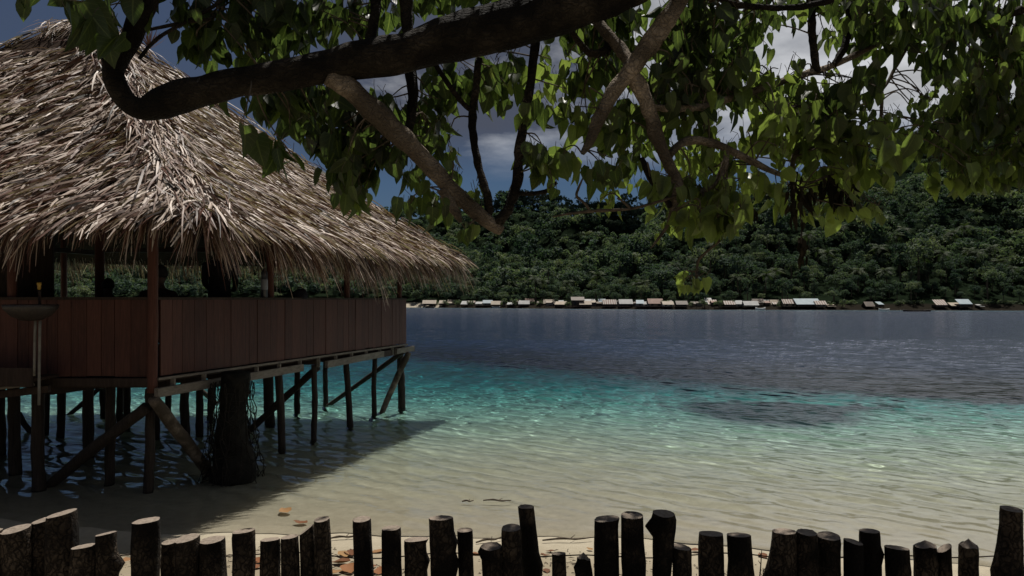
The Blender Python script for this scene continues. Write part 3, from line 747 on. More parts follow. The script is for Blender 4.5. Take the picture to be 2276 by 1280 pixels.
# ------------------------------------------------------------------ the thatched hut on stilts
A, B_, C_, D_ = [np.array(p) for p in ((-4.47, 9.3), (-2.35, 16.4), (-9.45, 16.9), (-11.6, 9.4))]
ZF, ZR = 1.475, 2.478
hut = empty('thatched_hut', (-7.0, 12.9, 0)); HO = np.array([-7.0, 12.9, 0])
tag(hut, 'large open hut with shaggy thatched roof and red plank railing on stilts in the water', 'hut')
def hpart(mb, name, mats, parent=None, smooth=False):
    o = mb.build(name, mats, None, smooth)
    o.data.transform(Matrix.Translation(Vector(-HO))); o.parent = parent or hut
    return o
def p3(p, z): return np.array([p[0], p[1], z])
cen = (A + B_ + C_ + D_) / 4
r3 = np.random.default_rng(21)
for (a, b, lab) in ((A, B_, None), (A, D_, 'dark plank railing in the shade'), (B_, C_, None), (D_, C_, None)):
    d = b - a; L = np.linalg.norm(d); d = d / L; nrm = np.array([d[1], -d[0]])
    if np.dot(nrm, (a + b) / 2 - cen) < 0: nrm = -nrm
    mb = MB(); x = .075
    while x < L - .05:
        wd = min(r3.uniform(.13, .235), L - x)
        c = a + d * (x + wd / 2) + nrm * r3.uniform(0, .008)
        mb.beam(p3(c, ZF + .004 + r3.uniform(-.01, .01)), p3(c + nrm * r3.uniform(-.003, .003), ZR - .035 + r3.uniform(-.002, .002)), wd - .006, .022, r3.uniform(0, 1), 0, (nrm[0], nrm[1], 0))
        x += wd
    o = hpart(mb, 'plank_railing', M['plank'])
    if lab: o['label'] = lab
    mb = MB(); mb.beam(p3(a, ZR - .018), p3(b, ZR - .018), .07, .034, .3); hpart(mb, 'handrail', M['dark_wood'])
# floor, fascia, joists, bearers
mb = MB(); zt = ZF - .03
V = [p3(q, z) for z in (ZF - .07, ZF - .03) for q in (A, B_, C_, D_)]
mb.add(V, [(3, 2, 1, 0), (4, 5, 6, 7), (0, 1, 5, 4), (1, 2, 6, 5), (2, 3, 7, 6), (3, 0, 4, 7)]); hpart(mb, 'floor', M['dark_wood'])
dr = (B_ - A) / np.linalg.norm(B_ - A); nr = np.array([dr[1], -dr[0]])
mb = MB(); mb.beam(p3(A + nr * .035, ZF - .025), p3(B_ + nr * .035, ZF - .025), .045, .03); hpart(mb, 'floor_edge_board', M['grey_wood'])
mb = MB(); mb.beam(p3(A + np.array((-.02, -.05)), ZF - .06), p3(D_ + np.array((0, -.05)), ZF - .06), .05, .10); o = hpart(mb, 'front_fascia', M['dark_wood'])
for k in range(13):
    q = A + dr * (.25 + k * .58); e = q + np.array((-7.0, .05 * k))
    mb = MB(); mb.beam(p3(q + nr * .03, ZF - .115), p3(e, ZF - .115), .05, .085, .5); hpart(mb, 'joist', M['dark_wood'])
    mb = MB()
    q2 = q + nr * .052; mb.beam(p3(q2, ZF - .04), p3(q2 + np.array((0, .001)), ZF - .2), .05, .045, .5); hpart(mb, 'joist_block', M['grey_wood'])
for (s0, s1, off, z0, z1, h, mt) in ((-.06, 3.2, .07, 1.285, 1.315, .115, 'grey_wood'), (3.95, 6.15, .075, 1.30, 1.335, .12, 'grey_wood'), (5.7, 7.0, .03, 1.315, 1.33, .12, 'dark_wood'), (6.75, 7.65, .08, 1.345, 1.35, .11, 'grey_wood')):
    mb = MB(); q0, q1 = A + dr * s0 + nr * off, A + dr * s1 + nr * off
    mb.beam(p3(q0, z0), p3(q1, z1), .06, h, .5); o = hpart(mb, 'bearer_beam', M[mt])
for k in range(5):
    q0 = A + np.array((-1.5 - 1.25 * k, .3)); mb = MB(); mb.beam(p3(q0, 1.27), p3(q0 + dr * 7, 1.27), .07, .11); hpart(mb, 'bearer_beam', M['dark_wood'])

# stilts: photo column, column at the water, waterline row, width in px
ST = [(-2, -2, 1005, 26), (30, 34, 1050, 25), (86, 85, 1088, 27), (104, 102, 960, 12), (138, 135, 966, 17), (196, 197, 1012, 23), (232, 231, 921, 15), (246, 243, 1074, 21), (286, 283, 950, 15),
      (333, 330, 1092, 21), (376, 374, 922, 13), (413, 413, 974, 19), (446, 443, 964, 16), (595, 600, 939, 22), (618, 627, 1000, 17), (660, 660, 918, 13), (698, 697, 979, 13), (724, 724, 899, 11),
      (768, 778, 947, 14), (834, 832, 923, 11), (889, 893, 905, 16), (268, 266, 935, 14), (470, 468, 930, 14), (345, 348, 970, 14)]
for i, (xt, xb, yw, wpx) in enumerate(ST):
    d = CAM_Z * F / (yw - HZ)
    b = P(xb, yw, d); yt_ = HZ + (CAM_Z - 1.31) / d * F; t = P(xt, yt_, d)
    r = wpx / F * d / 2
    mid_ = (b + t) / 2 + np.array([r3.normal(0, .015), 0, 0])
    bb = b + (b - t) / np.linalg.norm(b - t) * .9
    mb = MB(); mb.tube([t, mid_, b, bb], [r * .95, r, r * 1.02, r], 12, .5, 0, .22, i, True, 5); o = hpart(mb, 'stilt', M['stilt'], None, True)
    if i == 9: o['label'] = 'pale corner stilt under the near corner post'
for i, (x0, y0, d0, x1, y1, d1, wpx, mt) in enumerate([(326, 905, 9.3, 108, 1080, 9.75, 25, 'stilt'), (341, 887, 9.2, 468, 1053, 10.4, 27, 'bark_pale'), (908, 773, 16.4, 732, 900, 17.2, 10, 'stilt'),
        (909, 783, 16.25, 849, 916, 16.1, 13, 'bark_pale'), (706, 816, 13.1, 549, 962, 13.6, 15, 'stilt'), (224, 860, 15.6, 155, 921, 15.8, 10, 'stilt'), (40, 918, 13.6, 67, 960, 13.7, 13, 'stilt'), (448, 868, 17.4, 479, 895, 17.6, 10, 'stilt')]):
    a, b = P(x0, y0, d0), P(x1, y1, d1); e = b + (b - a) / np.linalg.norm(b - a) * .35
    r = wpx / F * (d0 + d1) / 4; m_ = (a + b) / 2 + np.array([0, 0, r3.normal(0, .02)])
    mb = MB(); mb.tube([a, m_, b, e], [r, r * 1.05, r * .95, r * .9], 12, .5, 0, .2, 40 + i, True, 5); hpart(mb, 'brace', M[mt], None, True)

def on_line(a, b, px):
    u = (px - CX) / F; t = (u * a[1] - a[0]) / ((b[0] - a[0]) - u * (b[1] - a[1])); return a + (b - a) * t
posts = [(A + np.array((-.03, -.02)), .062, 1.28), (on_line(A, B_, 607), .058, ZF), (on_line(A, B_, 778), .058, ZF), (on_line(A, B_, 893), .052, ZF), (on_line(A, D_, 19), .055, ZF), (on_line(C_, B_, 140), .066, ZF), (np.array((-7.3, 13.0)), .075, ZF), (on_line(C_, B_, -160), .06, ZF), (D_, .06, ZF)]
for i, (q, r, z0) in enumerate(posts):
    ins = q + (cen - q) / np.linalg.norm(cen - q) * (.0 if i == 0 else .07)
    mb = MB(); mb.tube([p3(ins, z0), p3(ins + np.array((.012, 0)), 2.4), p3(ins, 3.95 if i != 6 else 5.5)], [r, r, r * .95], 12, .5, 0, .14, 60 + i, True, 5); hpart(mb, 'roof_post', M['post'], None, True)
for (a, b, z) in ((A, B_, 3.50), (B_, C_, 3.56), (C_, D_, 3.50), (A, D_, 3.56)):
    ia, ib = a + (cen - a) * .02, b + (cen - b) * .02
    mb = MB(); mb.beam(p3(ia, z), p3(ib, z), .08, .10); hpart(mb, 'wall_plate', M['dark_wood'])
mb = MB(); q0 = P(-60, 0, 14.6)[:2]; q1 = P(119, 0, 14.6)[:2]; mb.beam(p3((q0 + q1) / 2, ZF), p3((q0 + q1) / 2, 3.7), np.linalg.norm(q1 - q0), .05, .5, 0, (0, 1, 0)); hpart(mb, 'partition', M['dark_wood'])
# landing in front of the hut's left side
mb = MB(); q0, q1 = P(-200, 0, 8.75), P(76, 0, 8.75)
mb.box(((q0[0] + q1[0]) / 2, 8.98, 1.50), (q1[0] - q0[0], .5, .035)); mb.box(((q0[0] + q1[0]) / 2, 8.72, 1.535), (q1[0] - q0[0] + .01, .03, .22)); hpart(mb, 'landing_deck', M['dark_wood'])
a, b = P(-180, 897, 8.8), P(110, 864, 9.12)
mb = MB(); mb.beam(a, b, .09, .085); hpart(mb, 'landing_beam', M['dark_wood'])
mb = MB(); mb.beam(a + np.array((0, -.07, .085)), P(76, 855, 8.95), .03, .028); hpart(mb, 'landing_rail', M['grey_wood'])

# ---- thatched roof: four slopes of separate leaf strips over a dark core
ZE = 3.44
EA, EB, EC, ED = [np.array(q) for q in ((-3.45, 8.35, ZE), (-1.2, 17.1, ZE), (-10.7, 17.9, ZE), (-13.2, 8.5, ZE))]
P0, P1 = np.array((-8.05, 12.9, 7.12)), np.array((-7.05, 12.7, 7.22))
SL = {'front': (ED, EA, P0, P1), 'right': (EA, EB, P1, P1), 'back': (EB, EC, P1, P0), 'left': (EC, ED, P0, P0)}
def slope_pt(S_, s, t):
    E0, E1, T0, T1 = S_; s = s[:, None]; t = t[:, None]
    p = (E0 * (1 - s) + E1 * s) * (1 - t) + (T0 * (1 - s) + T1 * s) * t
    p[:, 2] -= .22 * np.sin(np.pi * np.clip(t[:, 0], 0, 1)) + .10 * np.sin(np.pi * s[:, 0]) * (1 - np.clip(t[:, 0], 0, 1))
    return p
def slope_frame(S_):
    E0, E1, T0, T1 = S_; n = np.cross(E1 - E0, (T0 + T1) / 2 - (E0 + E1) / 2); n /= np.linalg.norm(n)
    return -n if n[2] < 0 else n
mb = MB()
for key, S_ in SL.items():
    g = 14; ss, tt = np.meshgrid(np.linspace(0, 1, g), np.linspace(-.01, 1, g)); p = slope_pt(S_, ss.ravel(), tt.ravel()); n = slope_frame(S_)
    i = np.arange(g * g).reshape(g, g)
    q = np.stack([i[:-1, :-1], i[:-1, 1:], i[1:, 1:], i[1:, :-1]], -1).reshape(-1, 4).tolist()
    mb.add(p - n * .02, q); mb.add(p - n * .10, [t_[::-1] for t_ in q])
roof = hpart(mb, 'thatch_roof', M['thatch_core'])
def fall_line(key, f=1.0):
    n = slope_frame(SL[key]); d = np.array((0, 0, -1.0)); d = d - n * np.dot(d, n); d /= np.linalg.norm(d)
    lean = {'front': np.array((-1.0, .1, 0)) * .42, 'right': np.array((.28, .95, 0)) * .40, 'back': np.zeros(3), 'left': np.zeros(3)}[key]
    d = d + lean * f; return d / np.linalg.norm(d)
def tones(r, n):
    k = r.uniform(0, 1, n)
    return np.where(k < .46, r.uniform(.55, 1, n), np.where(k < .76, r.uniform(.24, .50, n), r.uniform(0, .22, n)))
def blades(r, p, dirs, nrm, L, wd, lift, droop, roll=.7, nseg=3, tone=None):
    """n leaf strips: roots p, unit directions, surface normals -> quads"""
    n = len(p)
    side = np.cross(dirs, nrm); side /= np.linalg.norm(side, axis=1)[:, None]
    ro = r.normal(0, roll, n)[:, None]
    wv_ = side * np.cos(ro) + nrm * np.sin(ro)
    bend = r.normal(0, .10, n)[:, None]
    V = np.zeros((n, nseg + 1, 2, 3))
    for k in range(nseg + 1):
        t = k / nseg
        c = p + dirs * (L * t)[:, None] + nrm * (lift * t * (1.2 - .55 * t))[:, None] + side * bend * (L * t * t)[:, None]
        c[:, 2] -= droop * t * t
        hw = (wd * (.55 + .9 * t - 1.25 * t * t))[:, None]
        tw = wv_ + nrm * (r.normal(0, .25, n)[:, None] * t)
        V[:, k, 0] = c - tw * hw; V[:, k, 1] = c + tw * hw
    b = np.arange(n)[:, None] * (2 * (nseg + 1)) + np.arange(nseg)[None, :] * 2
    Q = np.stack([b, b + 1, b + 3, b + 2], -1).reshape(-1, 4)
    return V.reshape(-1, 3), Q, np.repeat(tones(r, n) if tone is None else tone, 2 * (nseg + 1))
def pack(name, parts, mat, parent):
    Vs, Qs, Ts, o = [], [], [], 0
    for V, Q, T in parts: Vs.append(V); Qs.append(Q + o); Ts.append(T); o += len(V)
    ob = link(name, quad_mesh(name, np.concatenate(Vs) - HO, np.concatenate(Qs), np.concatenate(Ts), mat)); ob.parent = parent
    return ob
rt = np.random.default_rng(5); covers, fringe = [], []
for key, N, NF in (('front', 8200, 2400), ('right', 12000, 3800), ('back', 2600, 1500), ('left', 2000, 900)):
    S_ = SL[key]; n0 = slope_frame(S_)
    for layer in range(2):
        n_ = N // 2
        s = rt.uniform(0, 1, n_); t = 1 - np.sqrt(1 - rt.uniform(0, .985, n_))
        t = np.floor(t * 26 + rt.uniform(-.35, .35, n_)) / 26 + rt.uniform(0, .02, n_)
        t = np.clip(t, .0, .985)
        p = slope_pt(S_, s, t); dn = np.tile(fall_line(key), (n_, 1))
        # strips follow the fall line, leaning along the slope as they were laid
        sd = np.cross(np.tile(n0, (n_, 1)), dn)
        a = rt.normal(0, .24, n_) ; a = a[:, None]
        dr_ = dn * np.cos(a) + sd * np.sin(a)
        L = rt.uniform(.26, .60, n_); wd = rt.uniform(.009, .021, n_) * (1.25 if key == 'front' else 1.05)
        covers.append(blades(rt, p + n0 * rt.uniform(-.01, .035, n_)[:, None], dr_, np.tile(n0, (n_, 1)), L, wd, rt.uniform(.01, .19, n_), rt.uniform(0, .10, n_), .8))
    s = rt.uniform(-.005, 1.005, NF); t = rt.uniform(-.012, .05, NF)
    p = slope_pt(S_, s, t); dn = np.tile(fall_line(key, .5), (NF, 1))
    sd = np.cross(np.tile(n0, (NF, 1)), dn); a = rt.normal(0, .25, NF)[:, None]
    dr_ = dn * np.cos(a) + sd * np.sin(a) + np.array((0, 0, -1)) * rt.uniform(.1, 2.0, NF)[:, None]; dr_ /= np.linalg.norm(dr_, axis=1)[:, None]
    lf = {'right': 1.0, 'front': .64, 'back': .72, 'left': .7}[key]
    # bundles of different length give the ragged lower edge
    bund = (.36 * np.exp(-((s - .395) / .05) ** 2) if key == 'right' else 0) + .8 + .35 * np.sin(s * 41 + 1) * np.sin(s * 17) + .18 * np.sin(s * 97)
    L = rt.uniform(.28, .70, NF) * lf * bund
    if key == 'front': L *= .75 + .45 * np.clip((s - .45) / .5, 0, 1)
    tn = tones(rt, NF) * .85
    fringe.append(blades(rt, p - n0 * rt.uniform(0, .07, NF)[:, None], dr_, np.tile(n0, (NF, 1)), L, rt.uniform(.006, .014, NF), rt.uniform(-.03, .06, NF), rt.uniform(.05, .22, NF) * bund, .8, 4, tn))
pack('straw_cover', covers, M['thatch'], roof)
pack('eave_fringe', fringe, M['thatch'], roof)
hips = []
for (e, tp, N) in ((EA, P1, 1150), (EB, P1, 700), (ED, P0, 700), (EC, P0, 300)):
    t = rt.uniform(0, .97, N); p = e + (tp - e) * t[:, None]; p[:, 2] -= .20 * np.sin(np.pi * t) - .05
    hd = (e - tp) / np.linalg.norm(e - tp); hs = np.cross(hd, (0, 0, 1)); hs /= np.linalg.norm(hs); hn = np.cross(hs, hd)
    a = rt.normal(0, .5, N)[:, None]; sg = np.sin(a)
    d = hd * np.cos(a) + hs * sg; nn = np.tile(hn, (N, 1)) * 1.0 + hs * sg * .5; nn /= np.linalg.norm(nn, axis=1)[:, None]
    d[:, 2] -= np.abs(sg[:, 0]) * .45; d /= np.linalg.norm(d, axis=1)[:, None]
    p = p + hs * rt.normal(0, .16, N)[:, None]; p[:, 2] -= .03
    hips.append(blades(rt, p, d, nn, rt.uniform(.28, .6, N), rt.uniform(.009, .02, N), rt.uniform(.02, .13, N), rt.uniform(.03, .18, N), .7, 3, tones(rt, N) * .92))
N = 700; t = rt.uniform(0, 1, N)[:, None]; p = P0 * (1 - t) + P1 * t + np.array((0, 0, .03)) + rt.normal(0, .05, (N, 3))
d = rt.normal(0, 1, (N, 3)); d[:, 2] = -.75; d[:, 0] *= .8; d /= np.linalg.norm(d, axis=1)[:, None]
hips.append(blades(rt, p, d, np.tile((0, 0, 1.0), (N, 1)), rt.uniform(.3, .75, N), rt.uniform(.008, .016, N), rt.uniform(.02, .10, N), rt.uniform(.05, .2, N), .7))
pack('hip_thatch', hips, M['thatch'], roof)
# dry reddish palm tuft standing behind the top of the right slope
q = slope_pt(SL['right'], np.array([.10]), np.array([.93]))[0] + np.array((.55, .3, -.15))
n = 22; an = np.linspace(-1.2, 1.2, n); d = np.stack([np.sin(an) * .5, rt.normal(0, .2, n), np.cos(an)], 1); d /= np.linalg.norm(d, axis=1)[:, None]
pack('dry_palm_tuft', [blades(rt, np.tile(q, (n, 1)), d, np.tile((0, -1.0, 0), (n, 1)), rt.uniform(.22, .42, n), np.full(n, .012), np.zeros(n), np.zeros(n), .3, 3, np.full(n, .33))], M['thatch'], roof)

# ------------------------------------------------------------------ things in and under the hut
d = 10.15; c = P(517, 0, d)
t_ = empty('tree_trunk', (c[0], d, 0)); tag(t_, 'thick black tree trunk draped with old netting under the hut', 'tree trunk')
mb = MB(); mb.tube([(0, 0, -.7), (0, 0, -.05), (.01, 0, .22), (-.01, 0, .6), (0, .02, 1.0), (.02, 0, 1.45)], [.31, .285, .235, .205, .195, .19], 18, .5, 0, .35, 3, True, 4); mb.build('trunk', M['stump'], t_, True)
mb = MB(); rn = np.random.default_rng(9); strands = []
for k in range(30):
    a = k / 30 * 2 * math.pi; pts = []; ra = rn.uniform(.22, .30)
    for z in np.linspace(1.32, -.02, 12):
        f = (1.32 - z) / 1.34; rr = ra + f * f * rn.uniform(.06, .18) + rn.normal(0, .015)
        a += rn.normal(0, .09); pts.append((math.cos(a) * rr, math.sin(a) * rr, z + rn.normal(0, .01)))
    strands.append(pts); mb.tube(pts, .006, 4, cap=False)
for k in range(30):
    for j in range(1, 12):
        if rn.uniform() < .72: mb.tube([strands[k][j], strands[(k + 1) % 30][min(11, max(0, j + int(rn.integers(-1, 2))))]], .0055, 4, cap=False)
mb.build('netting', M['net'], t_)
# wash basin on pipes by the landing
d = 8.62; c = P(78, 0, d)
wb = empty('wash_basin', (c[0], d, 1.5)); tag(wb, 'dark speckled wash basin on two pale pipes before the hut', 'wash basin')
k = d / F
mb = MB(); mb.lathe((-.05, 0, 0), [(.02, .70), (.10, .705), (.20, .755), (.275, .84), (.285, .885), (.27, .89), (.25, .85), (.17, .775), (.02, .76)], 24); mb.build('bowl', M['basin'], wb, True)
for (xx, z0, z1) in ((-.008, .06, .70), (.045, -.28, .70)):
    mb = MB(); mb.tube([(xx, .0, z0), (xx + .004, 0, (z0 + z1) / 2), (xx + .012, 0, z1)], .0155, 10, sub=2); mb.build('pipe', M['metal_pipe'], wb, True)
mb = MB(); mb.tube([(-.01, .1, .80), (-.01, .1, 1.0), (-.01, .09, 1.06)], [.017, .016, .018], 10); tp_ = mb.build('tap', M['dark_wood'], wb, True)
mb = MB(); mb.lathe((-.01, .09, 1.06), [(.012, 0), (.02, .02), (.018, .05), (.024, .06), (.024, .085), (.008, .09)], 10); mb.build('handle', M['yellow'], tp_, True)
# bottle and bag on the handrail of the right side
q = on_line(A, B_, 590) - nr * .02; k = q[1] / F
bt = empty('bottle', (q[0], q[1], ZR)); tag(bt, 'tall dark bottle with pale label standing on the railing beside a post', 'bottle')
s_ = 1.0
mb = MB(); mb.lathe((0, 0, 0), [(.045, 0), (.05, .01), (.05, .30), (.046, .33), (.05, .36), (.044, .40), (.02, .43), (.02, .45)], 16); mb.build('body', M['bottle'], bt, True)
mb = MB(); mb.lathe((0, 0, .12), [(.0515, 0), (.053, .005), (.053, .155), (.0515, .16)], 16); mb.build('label_band', M['bottle_label'], bt, True)
q = on_line(A, B_, 672) - nr * .03
bm = bmesh.new(); bmesh.ops.create_icosphere(bm, subdivisions=4, radius=1)
for v_ in bm.verts:
    f = 1 + .22 * mnoise.noise(v_.co * 1.6) + .08 * mnoise.noise(v_.co * 5)
    v_.co = Vector((v_.co.x * .13 * f, v_.co.y * .1 * f, max(-.02, v_.co.z * .115 * f + .03)))
me = bpy.data.meshes.new('cloth_bag'); bm.to_mesh(me); me.materials.append(M['cloth_dark']); me.polygons.foreach_set('use_smooth', [True] * len(me.polygons))
bg_ = link('cloth_bag', me); bg_.location = (q[0], q[1], ZR); tag(bg_, 'small dark lumpy bag lying on the railing right of the bottle', 'bag')
mb = MB(); mb.tube([(-.09, 0, .07), (-.05, 0, .16), (.02, .01, .17), (.07, 0, .09)], .009, 8, sub=4); mb.build('strap', M['cloth_brown'], bg_, True)

def person(loc, rz, joints, edges, radii, label, shirt_z, mat_shirt, hair=True, scale=1):
    me = bpy.data.meshes.new('person'); me.from_pydata([tuple(np.array(j) * scale) for j in joints], edges, []); me.update()
    o = link('person', me); o.location = loc; o.rotation_euler = (0, 0, rz)
    md = o.modifiers.new('skin', 'SKIN'); md.use_smooth_shade = True; md.branch_smoothing = .6
    if not me.skin_vertices: me.skin_vertices.new() if hasattr(me.skin_vertices, 'new') else None
    for i, r in enumerate(radii):
        rr = r if isinstance(r, tuple) else (r, r)
        me.skin_vertices[0].data[i].radius = (rr[0] * scale, rr[1] * scale)
    me.skin_vertices[0].data[0].use_root = True
    sd = o.modifiers.new('smooth', 'SUBSURF'); sd.levels = 2; sd.render_levels = 2
    dg = bpy.context.evaluated_depsgraph_get(); ev = o.evaluated_get(dg)
    nm = bpy.data.meshes.new_from_object(ev); o.modifiers.clear(); o.data = nm; nm.name = 'person'
    nm.materials.clear(); nm.materials.append(M['skin']); nm.materials.append(mat_shirt)
    for p_ in nm.polygons:
        p_.use_smooth = True
        cz = p_.center
        p_.material_index = 1 if shirt_z(cz / scale) else 0
    tag(o, label, 'person')
    return o
def head_parts(o, hc, s=1, face=(0, 1, 0)):
    """hair cap, nose and ears for a head centred at hc"""
    bm = bmesh.new(); bmesh.ops.create_icosphere(bm, subdivisions=3, radius=1)
    f = Vector(face)
    for v_ in bm.verts:
        n_ = v_.co.copy(); k_ = 1 + .06 * mnoise.noise(n_ * 4)
        front = max(0, n_.dot(f)); low = max(0, -n_.z)
        k_ *= 1.0 - .16 * (front > .35) * (1 - max(0, n_.z)) - .22 * (low > .35)
        v_.co = Vector((n_.x * .098, n_.y * .115, n_.z * .125 + .012)) * k_ * s
    me = bpy.data.meshes.new('hair'); bm.to_mesh(me); me.materials.append(M['hair']); me.polygons.foreach_set('use_smooth', [True] * len(me.polygons))
    h = link('hair', me, o); h.location = hc
    return h
# standing figure: joints in metres, facing +y (out to sea); x to the right
def stand_pose(lean=.0, arm_out=.10):
    J = [(0, 0, .95), (0, .01, 1.10), (0, .0, 1.28), (0, -.01, 1.42), (0, .0, 1.50), (0, .015, 1.57), (0, .03, 1.66), (0, .035, 1.735),
         (.19, 0, 1.41), (.25 + arm_out, .05, 1.14), (.20 + arm_out, .26, 1.05), (.17 + arm_out, .33, 1.04),
         (-.19, 0, 1.41), (-.25 - arm_out, .05, 1.14), (-.20 - arm_out, .26, 1.05), (-.17 - arm_out, .33, 1.04),
         (.10, 0, .88), (.11, .02, .48), (.11, -.03, .08), (.11, .10, .03), (-.10, 0, .88), (-.11, .02, .48), (-.11, -.03, .08), (-.11, .10, .03)]
    J += [(.15 + arm_out + .018 * k, .40, 1.03 + .004 * k) for k in range(-1, 3)] + [(.11 + arm_out, .36, 1.035)]
    J += [(-.15 - arm_out - .018 * k, .40, 1.03 + .004 * k) for k in range(-1, 3)] + [(-.11 - arm_out, .36, 1.035)]
    E_ = [(0, 1), (1, 2), (2, 3), (3, 4), (4, 5), (5, 6), (6, 7), (3, 8), (8, 9), (9, 10), (10, 11), (3, 12), (12, 13), (13, 14), (14, 15), (0, 16), (16, 17), (17, 18), (18, 19), (0, 20), (20, 21), (21, 22), (22, 23)]
    E_ += [(11, 24 + k) for k in range(5)] + [(15, 29 + k) for k in range(5)]
    Rd = [(.17, .13), (.18, .135), (.21, .145), (.18, .11), .062, .058, (.085, .10), (.065, .08), .062, .046, .034, (.036, .02), .062, .046, .034, (.036, .02),
          .09, .062, .042, (.042, .03), .09, .062, .042, (.042, .03)] + [.009] * 4 + [.011] + [.009] * 4 + [.011]
    return J, E_, Rd
J, E_, Rd = stand_pose(0, -.04)
c = P(488, 0, 11.6)
pr = person((c[0], 11.6, ZF - .028), R(12), J, E_, Rd, 'person in dark shirt standing by the railing with back turned, right of the corner post', lambda z: .55 < z.z < 1.47 and abs(z.x) < .30, M['cloth_dark'], scale=1.1)
head_parts(pr, (0, .033, 1.837), 1.08)
# seated figure behind the corner post, back to the viewer
def sit_pose():
    J = [(0, 0, .50), (0, -.02, .66), (0, -.03, .84), (0, -.02, .99), (0, .0, 1.06), (0, .02, 1.12), (0, .04, 1.20), (0, .045, 1.27),
         (.20, -.01, .97), (.29, .05, .72), (.22, .27, .64), (.18, .34, .63), (-.20, -.01, .97), (-.29, .05, .72), (-.22, .27, .64), (-.18, .34, .63),
         (.11, .04, .48), (.15, .46, .50), (.14, .44, .08), (.14, .56, .03), (-.11, .04, .48), (-.15, .46, .50), (-.14, .44, .08), (-.14, .56, .03)]
    J += [(.16 + .018 * k, .41, .625) for k in range(-1, 3)] + [(.12, .37, .63)] + [(-.16 - .018 * k, .41, .625) for k in range(-1, 3)] + [(-.12, .37, .63)]
    return J
c = P(352, 0, 10.6)
pr = person((c[0], 10.6, ZF - .03), R(-8), sit_pose(), E_, [(.20, .15), (.21, .15), (.235, .155), (.19, .12)] + Rd[4:], 'broad person in dark shirt seated just behind the red corner post', lambda z: z.z < 1.03 and abs(z.x) < .33, M['cloth_brown'], scale=1.12)
head_parts(pr, (0, .045, 1.355), 1.1)
c = P(240, 0, 12.2)
pr = person((c[0], 12.2, ZF - .02), R(25), [tuple(np.array(j) * np.array((1, 1, 1.0))) for j in sit_pose()], E_, Rd, 'person sitting low left of the red corner post, only head and shoulder showing', lambda z: z.z < 1.03 and abs(z.x) < .33, M['cloth_dark'])
head_parts(pr, (0, .04, 1.21))
# low benches carry the seated people
for (px, dd, zz, lab) in ((352, 10.6, .05, 'low dark bench under the broad seated person'), (240, 12.2, 0, 'low dark bench under the low sitting person')):
    c = P(px, 0, dd); bn = empty('bench', (c[0], dd, ZF - .03)); tag(bn, lab, 'bench')
    mb = MB(); mb.box((0, 0, .36 + zz), (.8, .36, .04)); mb.build('seat', M['dark_wood'], bn)
    for sx_ in (-.34, .34):
        for sy_ in (-.14, .14):
            mb = MB(); mb.box((sx_, sy_, (.34 + zz) / 2), (.05, .05, .34 + zz)); mb.build('leg', M['dark_wood'], bn)

